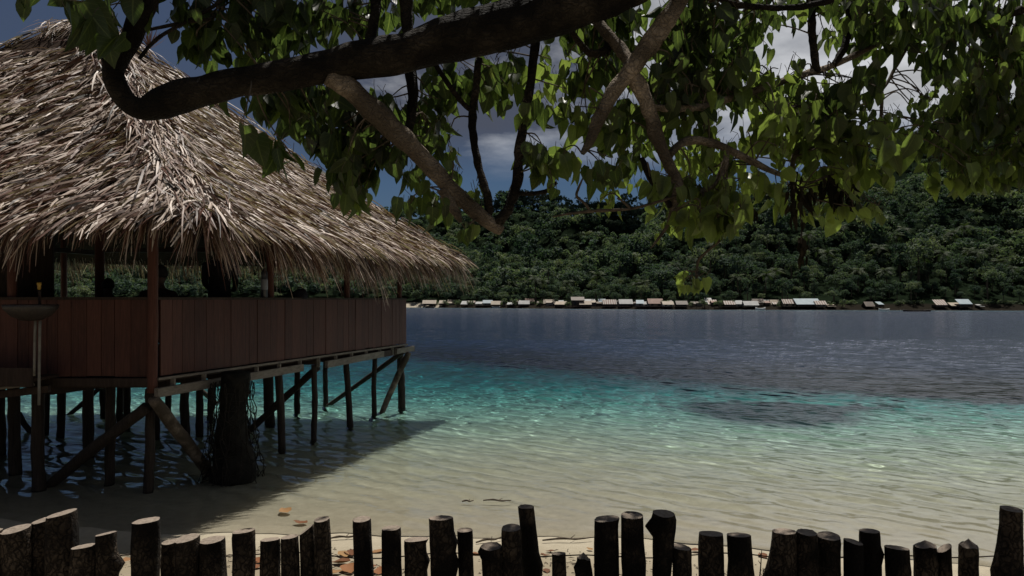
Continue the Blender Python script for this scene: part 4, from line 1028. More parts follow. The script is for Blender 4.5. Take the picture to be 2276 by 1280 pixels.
# ------------------------------------------------------------------ fence of rough round posts driven into the sand
# xl, xr (top edges), row of the top's centre, tilt of the cut, foot width factor, drift of the foot px, knobs [(row, side px, size px)], label
FP = [
 (-38, 3, 1180, .1, 1.0, 0, [], 'post cut off by the left end of the fence, only its edge showing'),
 (5, 65, 1176, .22, 1.0, 2, [], 'stout sunlit post with pale oval top, first whole post at the left end'),
 (72, 112, 1157, .3, 1.05, 2, [], 'sunlit post mostly hidden behind the tallest cracked bark post'),
 (106, 169, 1141, .35, 1.02, 0, [], 'tall thick sunlit post with deeply cracked bark and slanted pale top'),
 (161, 213, 1214, .2, 1.1, -4, [], 'short post with pale top squeezed right of the tall cracked bark post'),
 (213, 257, 1186, .3, 1.05, 2, [(1258, 30, 22)], 'slim sunlit post with a dark lump swelling at its right foot'),
 (296, 355, 1157, .15, 1.0, -2, [], 'tall sunlit post standing alone with clean round pale top'),
 (360, 396, 1204, .15, 1.0, 0, [], 'low pale topped post tucked behind its ragged topped right neighbour'),
 (391, 441, 1196, .22, 1.0, 0, [], 'ragged pale topped post overlapping the lower post on its left'),
 (445, 498, 1200, .15, 1.08, 4, [], 'wide low post with pale top, right one of three touching posts'),
 (517, 566, 1180, .15, .95, 0, [], 'post with pale heart shaped notched top standing apart on the sand'),
 (579, 622, 1199, .12, 1.02, 0, [], 'short post with pale ragged top, first after the heart shaped one'),
 (624, 664, 1193, .18, 1.0, 2, [], 'post with grey cracked top between a short pale one and a splintered one'),
 (665, 697, 1177, .85, 1.1, 6, [(1166, 12, 7)], 'dark post with steep splintered slanting top leaning on its taller neighbour'),
 (697, 733, 1154, .18, 1.05, 5, [], 'taller dark post right of the splintered slanting post'),
 (784, 824, 1154, .04, 1.12, 5, [], 'dark straight post standing alone in the widest gap of the fence'),
 (847, 891, 1174, .1, 1.02, 3, [], 'dark post left of the short bulging post with a spike'),
 (898, 946, 1199, .12, 1.1, 4, [(1202, 26, 5), (1245, 22, 14)], 'short bulging dark post with a small bark spike on its right shoulder'),
 (954, 1008, 1151, .05, 1.12, 5, [(1200, 24, 10), (1250, 26, 12)], 'thick tall dark post with knots down its right side'),
 (1016, 1050, 1178, .08, 1.05, 4, [], 'slim dark post right beside the thick knotty one'),
 (1069, 1116, 1214, 0, .95, 2, [(1222, -25, 6)], 'low dark post with rough top left of the pair of tall slim ones'),
 (1113, 1159, 1173, .08, 1.0, 3, [], 'dark post of middle height in front of the tallest slim post'),
 (1151, 1187, 1126, .02, 1.25, 16, [(1262, 24, 10)], 'tallest slim dark post, leaning, with widening foot'),
 (1226, 1257, 1230, .05, 1.05, 2, [], 'very short thin dark stub standing alone'),
 (1282, 1312, 1234, -.25, 1.5, 2, [(1262, -16, 12)], 'short dark stub with pointed top and swollen foot'),
 (1320, 1374, 1153, .15, 1.05, 2, [(1146, 26, 8)], 'tall thick dark post with a torn lip at the right of its top'),
 (1379, 1430, 1145, 0, 1.06, 4, [], 'tall thick dark post with a split in its flat top'),
 (1451, 1500, 1141, -.1, .80, -5, [(1168, -34, 12), (1163, 20, 16)], 'dark post with a forked snag on its left and swollen head'),
 (1493, 1536, 1216, -.2, 1.02, 2, [], 'short dark post right of the post with the forked snag'),
 (1553, 1608, 1186, 0, 1.0, 0, [], 'thick even dark post, left of a matching pair'),
 (1616, 1668, 1189, 0, 1.2, 6, [], 'dark post with flaring foot, right of a matching pair'),
 (1717, 1770, 1181, .05, 1.35, -10, [(1270, -30, 14)], 'wide dark post with bulging left foot, first of three touching posts'),
 (1770, 1816, 1183, -.08, 1.08, 0, [], 'dark post in the middle of three touching posts'),
 (1817, 1868, 1191, 0, 1.02, 0, [], 'dark post at the right of three touching posts'),
 (1877, 1917, 1204, -.35, 1.05, 0, [], 'dark post with hollow slanting top against its taller partner'),
 (1912, 1954, 1180, .02, 1.1, 2, [(1232, 20, 8)], 'dark post with lit top, taller partner of the hollow topped post'),
 (1967, 2018, 1217, -.12, 1.0, 4, [], 'short dark post with sunlit round top and a loop of vine'),
 (2032, 2078, 1203, .1, 1.1, 3, [(1262, 26, 10)], 'dark post with domed top split by a lit slanting face'),
 (2085, 2113, 1218, .7, 1.05, 2, [], 'thin dark post with steep splintered top near the right end'),
 (2133, 2172, 1204, -.02, 1.02, 1, [], 'dark post with rounded point before the tall end post'),
 (2226, 2270, 1131, -.06, 1.45, -8, [(1262, -24, 22), (1255, 22, 16)], 'tall dark end post with gnarled swollen foot'),
]
rf_ = np.random.default_rng(31)
fence_pts = []
for i, (xl, xr, yc, tilt, foot, drift, knobs, lab) in enumerate(FP):
    hid = i in (2, 7, 22)
    tilt *= .6 if abs(tilt) < .5 else .9
    d = 3.62 + (.10 if hid else 0) + rf_.uniform(-.02, .02) + .03 * (i % 2)
    k = d / F
    r = (xr - xl) / 2 * k
    top = P((xl + xr) / 2, yc, d); zt = top[2]
    gz = float(bed_z(np.array(top[0]), np.array(d))) - .3
    H = zt - gz
    Hv = (1300 - yc) * k                       # part above the lower edge of the picture
    seg, rings = 28, 20
    V = []; pointy = i in (24, 39, 37)
    for j in range(rings + 1):
        t = j / rings; h = H * t ** 1.3          # distance down from the top
        f = min(h / Hv, 1.25)
        rr = r * (1 + (foot - 1) * f ** 1.6) * (1 - .035 * math.exp(-h / .008))
        cx = top[0] + drift * k * f
        for q in range(seg):
            a = q / seg * 2 * math.pi; ca, sa = math.cos(a), math.sin(a)
            nz = Vector((ca * 1.3 + i * 3.1, sa * 1.3, (zt - h) * 5))
            bark = mnoise.noise(nz) * .10 + mnoise.noise(Vector((ca * 7 + i, sa * 7, (zt - h) * 22))) * .055 + (abs(mnoise.noise(Vector((ca * 11 + i, sa * 11, (zt - h) * 6)))) - .2) * .09
            R_ = rr * (1 + bark)
            for (ky, kx, ks) in knobs:
                kz = CAM_Z + (HZ - ky) * k; side = 1 if kx > 0 else -1
                ang = max(0, ca * side) ** 3
                R_ += ang * max(0, abs(kx) * k - rr * .55) * math.exp(-((zt - h - kz) / (ks * .8 * k)) ** 2)
            x, y = R_ * ca, R_ * sa
            z = zt - h + (x * tilt + (y * .10 * math.sin(i))) * max(0, 1 - h / (.5 * H))
            if pointy and j < 3: z -= (abs(x) + abs(y)) * .35 * (1 - j / 3)
            V.append((cx + x, d + y, z))
    mb = MB()
    fs = [(j * seg + (q + 1) % seg, j * seg + q, (j + 1) * seg + q, (j + 1) * seg + (q + 1) % seg) for j in range(rings) for q in range(seg)]
    mb.add(V, fs); o = mb.build('fence_post', M['fence_bark'], None, True)
    rebase(o, (top[0], d, gz)); tag(o, lab, 'fence post', 'rough round posts of the beach fence')
    # sawn end face, a shallow fan with a little relief
    rim = np.array(V[:seg]); c0 = rim.mean(0); W_ = [c0 + (0, 0, -.002)]
    W_ = [c0 + np.array((0, 0, rf_.uniform(-.004, .006) + (.03 if pointy else 0)))]
    for fr_ in (.5, .93):
        for q in range(seg):
            pq = c0 + (rim[q] - c0) * fr_; pq[2] += rf_.normal(0, .0016) + (.012 if pointy and fr_ < .6 else 0)
            if i in (10, 26) and abs(math.sin(q / seg * 2 * math.pi)) > .8 and fr_ > .6 and q < seg / 2: pq[2] -= .012
            W_.append(pq)
    W_ += [p_ + np.array((0, 0, .0005)) for p_ in rim]
    fs = [(0, 1 + q, 1 + (q + 1) % seg) for q in range(seg)]
    for b in (0, 1): fs += [(1 + b * seg + q, 1 + (b + 1) * seg + q, 1 + (b + 1) * seg + (q + 1) % seg, 1 + b * seg + (q + 1) % seg) for q in range(seg)]
    mb = MB(); mb.add(np.array(W_) - np.array((top[0], d, gz)), fs); ce = mb.build('cut_end', M['cut_end'], o, True)
    fence_pts.append((top[0], d))
a, b = P(-60, 1232, 3.82), P(2340, 1238, 3.82)
mb = MB(); mb.tube([a + (b - a) * t + np.array((0, .02 * math.sin(t * 30), .012 * math.sin(t * 47))) for t in np.linspace(0, 1, 40)], .0032, 6)
o = mb.build('tie_wire', M['dark_wood']); tag(o, 'thin dark rod tying the fence posts together along their backs', 'wire')

# ------------------------------------------------------------------ litter on the strand
def ground(px, y):
    d = 6.0
    for _ in range(12):
        X = (px - CX) / F * d; z = float(bed_z(np.array(X), np.array(d))); d = (CAM_Z - z) * F / (y - HZ)
    return np.array((X, d, z))
def leaf_geo(L, w_, r, curl=.4):
    prof = [(0, .05), (.15, .33), (.38, .46), (.62, .36), (.84, .17), (1, .01)]
    V, fs = [], []
    for t, hw in prof:
        z = curl * L * (t - .5) ** 2 * .9
        for sgn in (-1, 0, 1): V.append(((t - .5) * L, sgn * hw * w_, z + abs(sgn) * hw * w_ * r.uniform(.15, .6)))
    for i in range(5):
        for k in (0, 1): fs.append((i * 3 + k, i * 3 + k + 1, (i + 1) * 3 + k + 1, (i + 1) * 3 + k))
    return V, fs
rl = np.random.default_rng(77)
LV = [(633, 1149, 70, 'dry rust coloured leaf lying at the very edge of the shallow water'), (667, 1171, 60, 'dry orange leaf on wet sand behind the splintered post'),
      (282, 1250, 60, 'dry pale brown leaf beside the foot of the lumpy sunlit post'), (570, 1250, 60, None), (572, 1262, 55, None), (764, 1236, 65, None), (780, 1233, 70, None), (757, 1253, 80, 'broad yellowish brown leaf in the widest gap of the fence'),
      (775, 1270, 95, 'large dry brown leaf low in the widest gap of the fence'), (838, 1229, 55, None), (843, 1272, 70, None), (1058, 1235, 50, None), (1212, 1236, 40, None), (1222, 1227, 36, None), (1310, 1222, 30, None), (1545, 1228, 45, None), (1697, 1241, 50, None), (745, 1275, 60, None), (1215, 1272, 45, None), (1400, 1218, 34, None), (826, 1262, 45, None)]
for (px, y, sz, lab) in LV:
    g = ground(px, y); L = sz * g[1] / F * .58
    V, fs = leaf_geo(L, L * .75, rl); mb = MB(); mb.add(V, fs, rl.uniform(0, 1)); o = mb.build('fallen_leaf', M['fallen'], None, True)
    o.location = (g[0], g[1], max(g[2], .002) + .006); o.rotation_euler = (rl.uniform(-.12, .12), rl.uniform(-.10, .10), rl.uniform(0, 6.28))
    tag(o, lab or 'small curled brown leaf lying on the sand behind the fence', 'leaf', 'fallen leaves on the sand')
for (px, y, L, a, lab) in [(1262, 1204, .26, .12, 'dark driftwood stick lying on the sand above the short stubs'), (1105, 1131, .17, -.1, 'small dark stick floating in the shallows left of the tallest slim post'), (765, 1199, .16, .3, 'forked dark twig on the sand in the widest gap of the fence'), (1088, 1206, .15, .5, 'tiny dark twig on the sand above the low rough topped post'), (1040, 1132, .07, .1, 'dark scrap of weed floating left of the small floating stick')]:
    g = ground(px, y); z = max(g[2], 0) + .012
    mb = MB(); mb.tube([(-L, 0, 0), (-L * .3, .01, .01), (L * .3, -.01, .004), (L, .015, .006)], [.008, .011, .01, .005], 7, sub=4, rough=.4)
    mb.tube([(L * .1, 0, .006), (L * .35, .06 * L * 5, .02)], [.005, .003], 5)
    o = mb.build('twig', M['twig'], None, True); o.location = (g[0], g[1], z); o.rotation_euler = (0, 0, a); tag(o, lab, 'twig')
Vb, Qb = [], []
mb = MB()
for i in range(1500):
    x = rl.uniform(-4.2, 5.2); s = rl.normal(-.70, .42)
    y = float(shore_near(np.array(x))) + s
    if s > -.1 or y < 4: continue
    z = float(bed_z(np.array(x), np.array(y))) + .006; L = rl.uniform(.005, .03) * (1 if i % 9 else 2); a = rl.uniform(0, 6.28)
    dv = np.array((math.cos(a), math.sin(a), rl.uniform(-.1, .3))) * L; p_ = np.array((x, y, z))
    mb.tube([p_ - dv, p_ + dv * .2 + np.array((0, 0, .004)), p_ + dv], [.002, .0045, .002], 4, rl.uniform(0, 1), 0, 0, 0, False)
o = mb.build('beach_debris', M['twig']); tag(o, 'scattered dark bits of twig and bark along the strand line', 'debris', None, 'stuff')
# bare seedling stems near the fence
for (px, yb, yt_, lean, lab) in ((1683, 1284, 1222, 10, 'thin bare seedling stem standing left of three touching posts'), (1693, 1286, 1262, 3, 'short bare sprout beside the thin seedling stem')):
    d = 4.2; b, t = P(px, yb + 40, d), P(px + lean, yt_, d)
    mb = MB(); mb.tube([b, b * .5 + t * .5 + np.array((.004, 0, 0)), t], [.0045, .0038, .002], 6, sub=4)
    for q in (.3, .5, .7, .88):
        p_ = b + (t - b) * q; sg = 1 if rl.uniform() > .5 else -1
        mb.tube([p_, p_ + np.array((sg * .012, 0, .018))], [.0026, .0014], 5)
    o = mb.build('seedling', M['twig'], None, True); rebase(o, tuple(b)); tag(o, lab, 'seedling')

# ------------------------------------------------------------------ the big beach tree whose limb hangs over the view
tree = empty('shade_tree', (3.9, 1.2, .5)); TO = np.array((3.9, 1.2, .5))
tag(tree, 'big leafy tree whose dark limb and drooping branches hang across the top of the view', 'tree')
nodes = []     # points on branches, for twigs to spring from
def px_path(rows):
    pts = np.array([P(x, y, d) for x, y, r, d in rows]); rad = np.array([r / F * d for x, y, r, d in rows]); return pts, rad
def limb(name, pts, rad, mat, seed, rough=.2, seg=16, sub=7, reg=True):
    mb = MB(); mb.tube(pts, rad, seg, .5, 0, rough, seed, True, sub)
    o = mb.build(name, M[mat], None, True); o.data.transform(Matrix.Translation(Vector(-TO))); o.parent = tree
    if reg:
        p_, r_ = smooth_path(np.array(pts, float), np.array(rad, float), 5); nodes.extend(list(p_))
    return o
# trunk stands out of frame on the right and carries the limb
limb('trunk', [(3.9, 1.2, .2), (3.85, 1.25, 1.2), (3.6, 1.5, 2.6), (3.1, 2.0, 3.8), (2.4, 2.6, 4.5), (1.5, 3.05, 4.42), tuple(P(1480, -130, 3.2)), tuple(P(1420, -62, 3.2))], [.30, .25, .22, .19, .165, .14, .118, .112], 'bark', 1, .25, 22, reg=False)
pts, rad = px_path([(1480, -130, 61, 3.2), (1400, -50, 58, 3.2), (1300, 0, 56, 3.2), (1200, 28, 53, 3.2), (1090, 62, 51, 3.2), (980, 92, 48, 3.2), (870, 120, 43, 3.2), (760, 140, 38, 3.2), (640, 162, 34, 3.2), (540, 180, 31, 3.2), (460, 198, 31, 3.2), (400, 215, 37, 3.2), (355, 232, 36, 3.2), (318, 243, 25, 3.2), (284, 228, 21, 3.2), (262, 196, 22, 3.2), (251, 160, 22, 3.2), (262, 128, 24, 3.2), (288, 92, 22, 3.2), (308, 45, 24, 3.2), (326, -10, 25, 3.2), (340, -90, 24, 3.2)])
limb('main_limb', pts, rad, 'bark', 2, .24, 26)
limb('branch', *px_path([(252, 150, 18, 3.19), (236, 126, 12, 3.17), (226, 114, 5, 3.16)]), 'bark', 3, .3)
BR = [
 ('bark_pale', [(735, 165, 24, 3.2), (775, 195, 28, 3.22), (820, 240, 27, 3.25), (870, 282, 24, 3.3), (915, 325, 22, 3.33), (960, 372, 20, 3.36), (1010, 428, 19, 3.4), (1058, 472, 17, 3.43), (1095, 500, 15, 3.45), (1116, 514, 9, 3.46)]),
 ('bark_pale', [(985, 420, 14, 3.38), (1000, 450, 15, 3.38), (1018, 480, 9, 3.37), (1024, 494, 3, 3.37)]),
 ('bark', [(1098, 502, 11, 3.45), (1128, 468, 12, 3.46), (1148, 410, 11, 3.48), (1154, 340, 11, 3.5), (1164, 270, 11, 3.52), (1178, 190, 10, 3.54), (1188, 110, 10, 3.56), (1196, 40, 9, 3.58)]),
 ('bark', [(1088, 492, 9, 3.45), (1084, 440, 9, 3.46), (1066, 380, 9, 3.48), (1054, 320, 9, 3.5), (1050, 260, 9, 3.52), (1058, 200, 8, 3.54), (1064, 130, 8, 3.56)]),
 ('bark', [(1052, 250, 5, 3.52), (1025, 225, 6, 3.5), (985, 170, 6, 3.48), (960, 130, 6, 3.45)]),
 ('bark_pale', [(1530, -40, 23, 3.35), (1500, 15, 23, 3.35), (1460, 75, 22, 3.35), (1405, 150, 20, 3.35), (1365, 200, 17, 3.35), (1335, 255, 15, 3.36), (1312, 310, 11, 3.36), (1294, 342, 5, 3.36)]),
 ('bark_pale', [(1392, 152, 17, 3.36), (1425, 200, 17, 3.38), (1445, 255, 16, 3.4), (1462, 310, 16, 3.42), (1486, 365, 14, 3.44), (1504, 405, 13, 3.45), (1502, 440, 11, 3.46), (1494, 478, 7, 3.46)]),
 ('bark_pale', [(1400, 140, 12, 3.4), (1380, 110, 13, 3.45), (1345, 70, 13, 3.5), (1318, 30, 12, 3.55), (1300, -30, 12, 3.6)]),
 ('bark', [(1348, 70, 8, 3.5), (1352, 105, 9, 3.48), (1325, 120, 9, 3.46), (1300, 108, 7, 3.45), (1262, 62, 7, 3.44), (1240, 55, 5, 3.43)]),
 ('bark_pale', [(1445, 238, 7, 3.4), (1500, 242, 8, 3.5), (1560, 238, 8, 3.6), (1640, 214, 8, 3.7), (1720, 188, 8, 3.8), (1790, 164, 8, 3.9), (1850, 146, 7, 4.0), (1930, 108, 6, 4.1), (2010, 70, 6, 4.2)]),
 ('bark', [(1815, 160, 9, 3.92), (1808, 100, 9, 3.95), (1804, 40, 9, 4.0), (1800, -30, 9, 4.0)]),
 ('bark', [(1850, 148, 7, 4.0), (1874, 110, 8, 4.02), (1886, 60, 8, 4.05), (1886, 10, 8, 4.05), (1880, -40, 8, 4.1)]),
 ('bark_pale', [(1488, 345, 8, 3.44), (1515, 318, 9, 3.5), (1555, 312, 10, 3.55), (1610, 328, 9, 3.6), (1665, 355, 8, 3.65), (1715, 380, 6, 3.7), (1748, 392, 4, 3.7)]),
 ('bark_pale', [(1616, 332, 6, 3.6), (1610, 370, 8, 3.6), (1592, 405, 7, 3.6), (1560, 424, 6, 3.6), (1520, 434, 5, 3.58)]),
 ('bark', [(1574, -20, 6, 3.5), (1620, 6, 7, 3.55), (1690, 16, 7, 3.6), (1770, 16, 7, 3.65), (1850, 0, 7, 3.7)]),
 ('bark', [(2330, -5, 9, 4.2), (2276, 20, 9, 4.2), (2215, 38, 8, 4.2), (2160, 50, 7, 4.2), (2110, 45, 5, 4.2)]),
 ('bark', [(2310, 40, 9, 4.3), (2270, 45, 8, 4.3), (2245, 90, 7, 4.3), (2225, 130, 5, 4.3)]),
 ('bark', [(2330, 200, 7, 4.4), (2276, 175, 7, 4.4), (2240, 160, 7, 4.4), (2205, 115, 6, 4.4), (2195, 70, 4, 4.4)]),
 ('bark', [(2330, 260, 6, 4.5), (2250, 290, 6, 4.5), (2200, 340, 5, 4.5), (2140, 365, 4, 4.5), (2090, 355, 3, 4.5)]),
 ('bark', [(905, -40, 12, 3.7), (905, 40, 12, 3.7), (912, 140, 13, 3.65), (918, 220, 12, 3.6), (905, 300, 9, 3.55), (880, 300, 6, 3.5)]),
 ('bark', [(840, -60, 12, 3.9), (835, 20, 11, 3.85), (822, 90, 11, 3.8), (800, 150, 10, 3.7)]),
 ('bark', [(890, -30, 6, 3.8), (896, 20, 7, 3.8), (900, 70, 6, 3.8)]),
 ('bark', [(310, 130, 4, 3.2), (350, 85, 4, 3.25), (420, 45, 4, 3.3), (480, 10, 4, 3.35), (520, -30, 4, 3.4)]),
 ('bark', [(330, 66, 4, 3.22), (400, 52, 4, 3.3), (470, 40, 3, 3.35), (490, 18, 2, 3.4)]),
 ('bark', [(1152, 430, 5, 3.47), (1185, 430, 5, 3.45), (1215, 424, 5, 3.43), (1238, 405, 4, 3.42)]),
 ('bark', [(1425, 350, 6, 3.42), (1448, 395, 9, 3.43), (1478, 440, 8, 3.44), (1490, 460, 6, 3.45)]),
 ('twig', [(1502, 436, 4, 3.44), (1470, 446, 3, 3.42), (1400, 464, 3, 3.4), (1330, 468, 4, 3.4), (1270, 474, 3, 3.4), (1228, 482, 1.5, 3.4)]),
 ('twig', [(1312, 470, 3, 3.4), (1300, 452, 3, 3.4), (1282, 436, 3, 3.4), (1286, 418, 3, 3.4), (1296, 395, 1.5, 3.4)]),
 ('twig', [(1402, 464, 3, 3.4), (1385, 448, 2.5, 3.4), (1372, 440, 2.5, 3.4)]),
 ('twig', [(1600, 535, 3, 3.6), (1570, 560, 3, 3.6), (1552, 580, 3, 3.6), (1549, 610, 3, 3.6), (1547, 640, 2, 3.6)]),
 ('twig', [(1492, 470, 5, 3.45), (1484, 500, 4, 3.45), (1462, 532, 3, 3.45), (1446, 552, 1.5, 3.45)]),
 ('twig', [(1608, 395, 4, 3.6), (1590, 450, 4, 3.6), (1600, 500, 3, 3.6), (1596, 540, 2.5, 3.6)]),
 ('twig', [(2030, 80, 5, 4.2), (1990, 150, 4, 4.2), (1960, 200, 3, 4.15), (1900, 240, 3, 4.1), (1830, 240, 3, 4.0), (1760, 235, 3, 3.9), (1716, 240, 3, 3.85)]),
 ('twig', [(1820, 240, 6, 3.95), (1826, 275, 6, 3.95), (1790, 320, 7, 3.9), (1765, 350, 6, 3.85), (1762, 400, 5, 3.8), (1775, 450, 4, 3.8)]),
 ('twig', [(1960, 205, 4, 4.1), (1958, 260, 4, 4.1), (1944, 310, 3, 4.1), (1900, 350, 3, 4.1), (1880, 400, 3, 4.05)]),
]
for i, (mt, rows) in enumerate(BR):
    thin = max(r for _, _, r, _ in rows) < 6.5
    pts, rad = px_path(rows); limb('branch', pts, rad, mt, 10 + i, .30 if not thin else .15, 8 if thin else 14, 6)

# boughs out of frame on the right tie the far sprays and the upright limbs to the trunk
hub = np.array((3.05, 3.0, 4.75))
limb('branch', [(3.1, 2.0, 3.75), (3.25, 2.5, 4.3), tuple(hub), (2.6, 3.7, 5.0), (1.9, 4.1, 5.2), (1.0, 4.0, 5.3)], [.10, .09, .08, .06, .05, .03], 'bark', 80, .25, 14)
for (x, y, d, r) in ((2330, -5, 4.2, 9), (2310, 40, 4.3, 9), (2330, 200, 4.4, 7), (2330, 260, 4.5, 6)):
    e = P(x, y, d); limb('branch', [tuple(hub), tuple(hub * .45 + e * .55 + np.array((.22, .1, .08))), tuple(e)], [.05, .035, r / F * d], 'bark', 81, .2, 10)
for (x, y, d, r, t_) in ((1800, -30, 4.0, 9, (1.9, 4.1, 5.2)), (1880, -40, 4.1, 8, (2.1, 4.0, 5.17))):
    e = P(x, y, d); limb('branch', [t_, tuple((np.array(t_) + e) / 2 + np.array((.04, .0, 0))), tuple(e)], [.035, .03, r / F * d], 'bark', 85, .2, 10)

def leaf_mesh(r, base, axis, nrm, L, wr, fold, droop):
    """n heart shaped leaves in one go"""
    n = len(base)
    axis = axis / np.linalg.norm(axis, axis=1)[:, None]
    b = np.cross(axis, nrm); b /= np.linalg.norm(b, axis=1)[:, None]; c = np.cross(b, axis)
    T_ = np.array([0, .05, .18, .38, .60, .80, .92, 1.0]); Wd = np.array([.10, .33, .46, .47, .37, .20, .08, .0])
    V = np.zeros((n, 8, 3, 3)); wav = r.uniform(0, 6.28, n)
    for k in range(8):
        t = T_[k]; bk = -.07 if k == 1 else 0
        mid = base + axis * (L * t)[:, None] - c * (droop * L * t * t)[:, None]
        V[:, k, 1] = mid
        for j, sg in ((0, -1), (2, 1)):
            hw = Wd[k] * L * wr
            ruf = .05 * L * np.sin(wav + 7 * t + sg) * Wd[k] * 2
            V[:, k, j] = mid + b * (sg * hw * np.cos(fold))[:, None] + c * (hw * np.sin(fold) + ruf)[:, None] + axis * (bk * L)[:, None]
    q = []
    for k in range(7):
        for j in (0, 1): q.append((k * 3 + j, k * 3 + j + 1, (k + 1) * 3 + j + 1, (k + 1) * 3 + j))
    Q = (np.arange(n)[:, None, None] * 24 + np.array(q)[None]).reshape(-1, 4)
    return V.reshape(-1, 3), Q

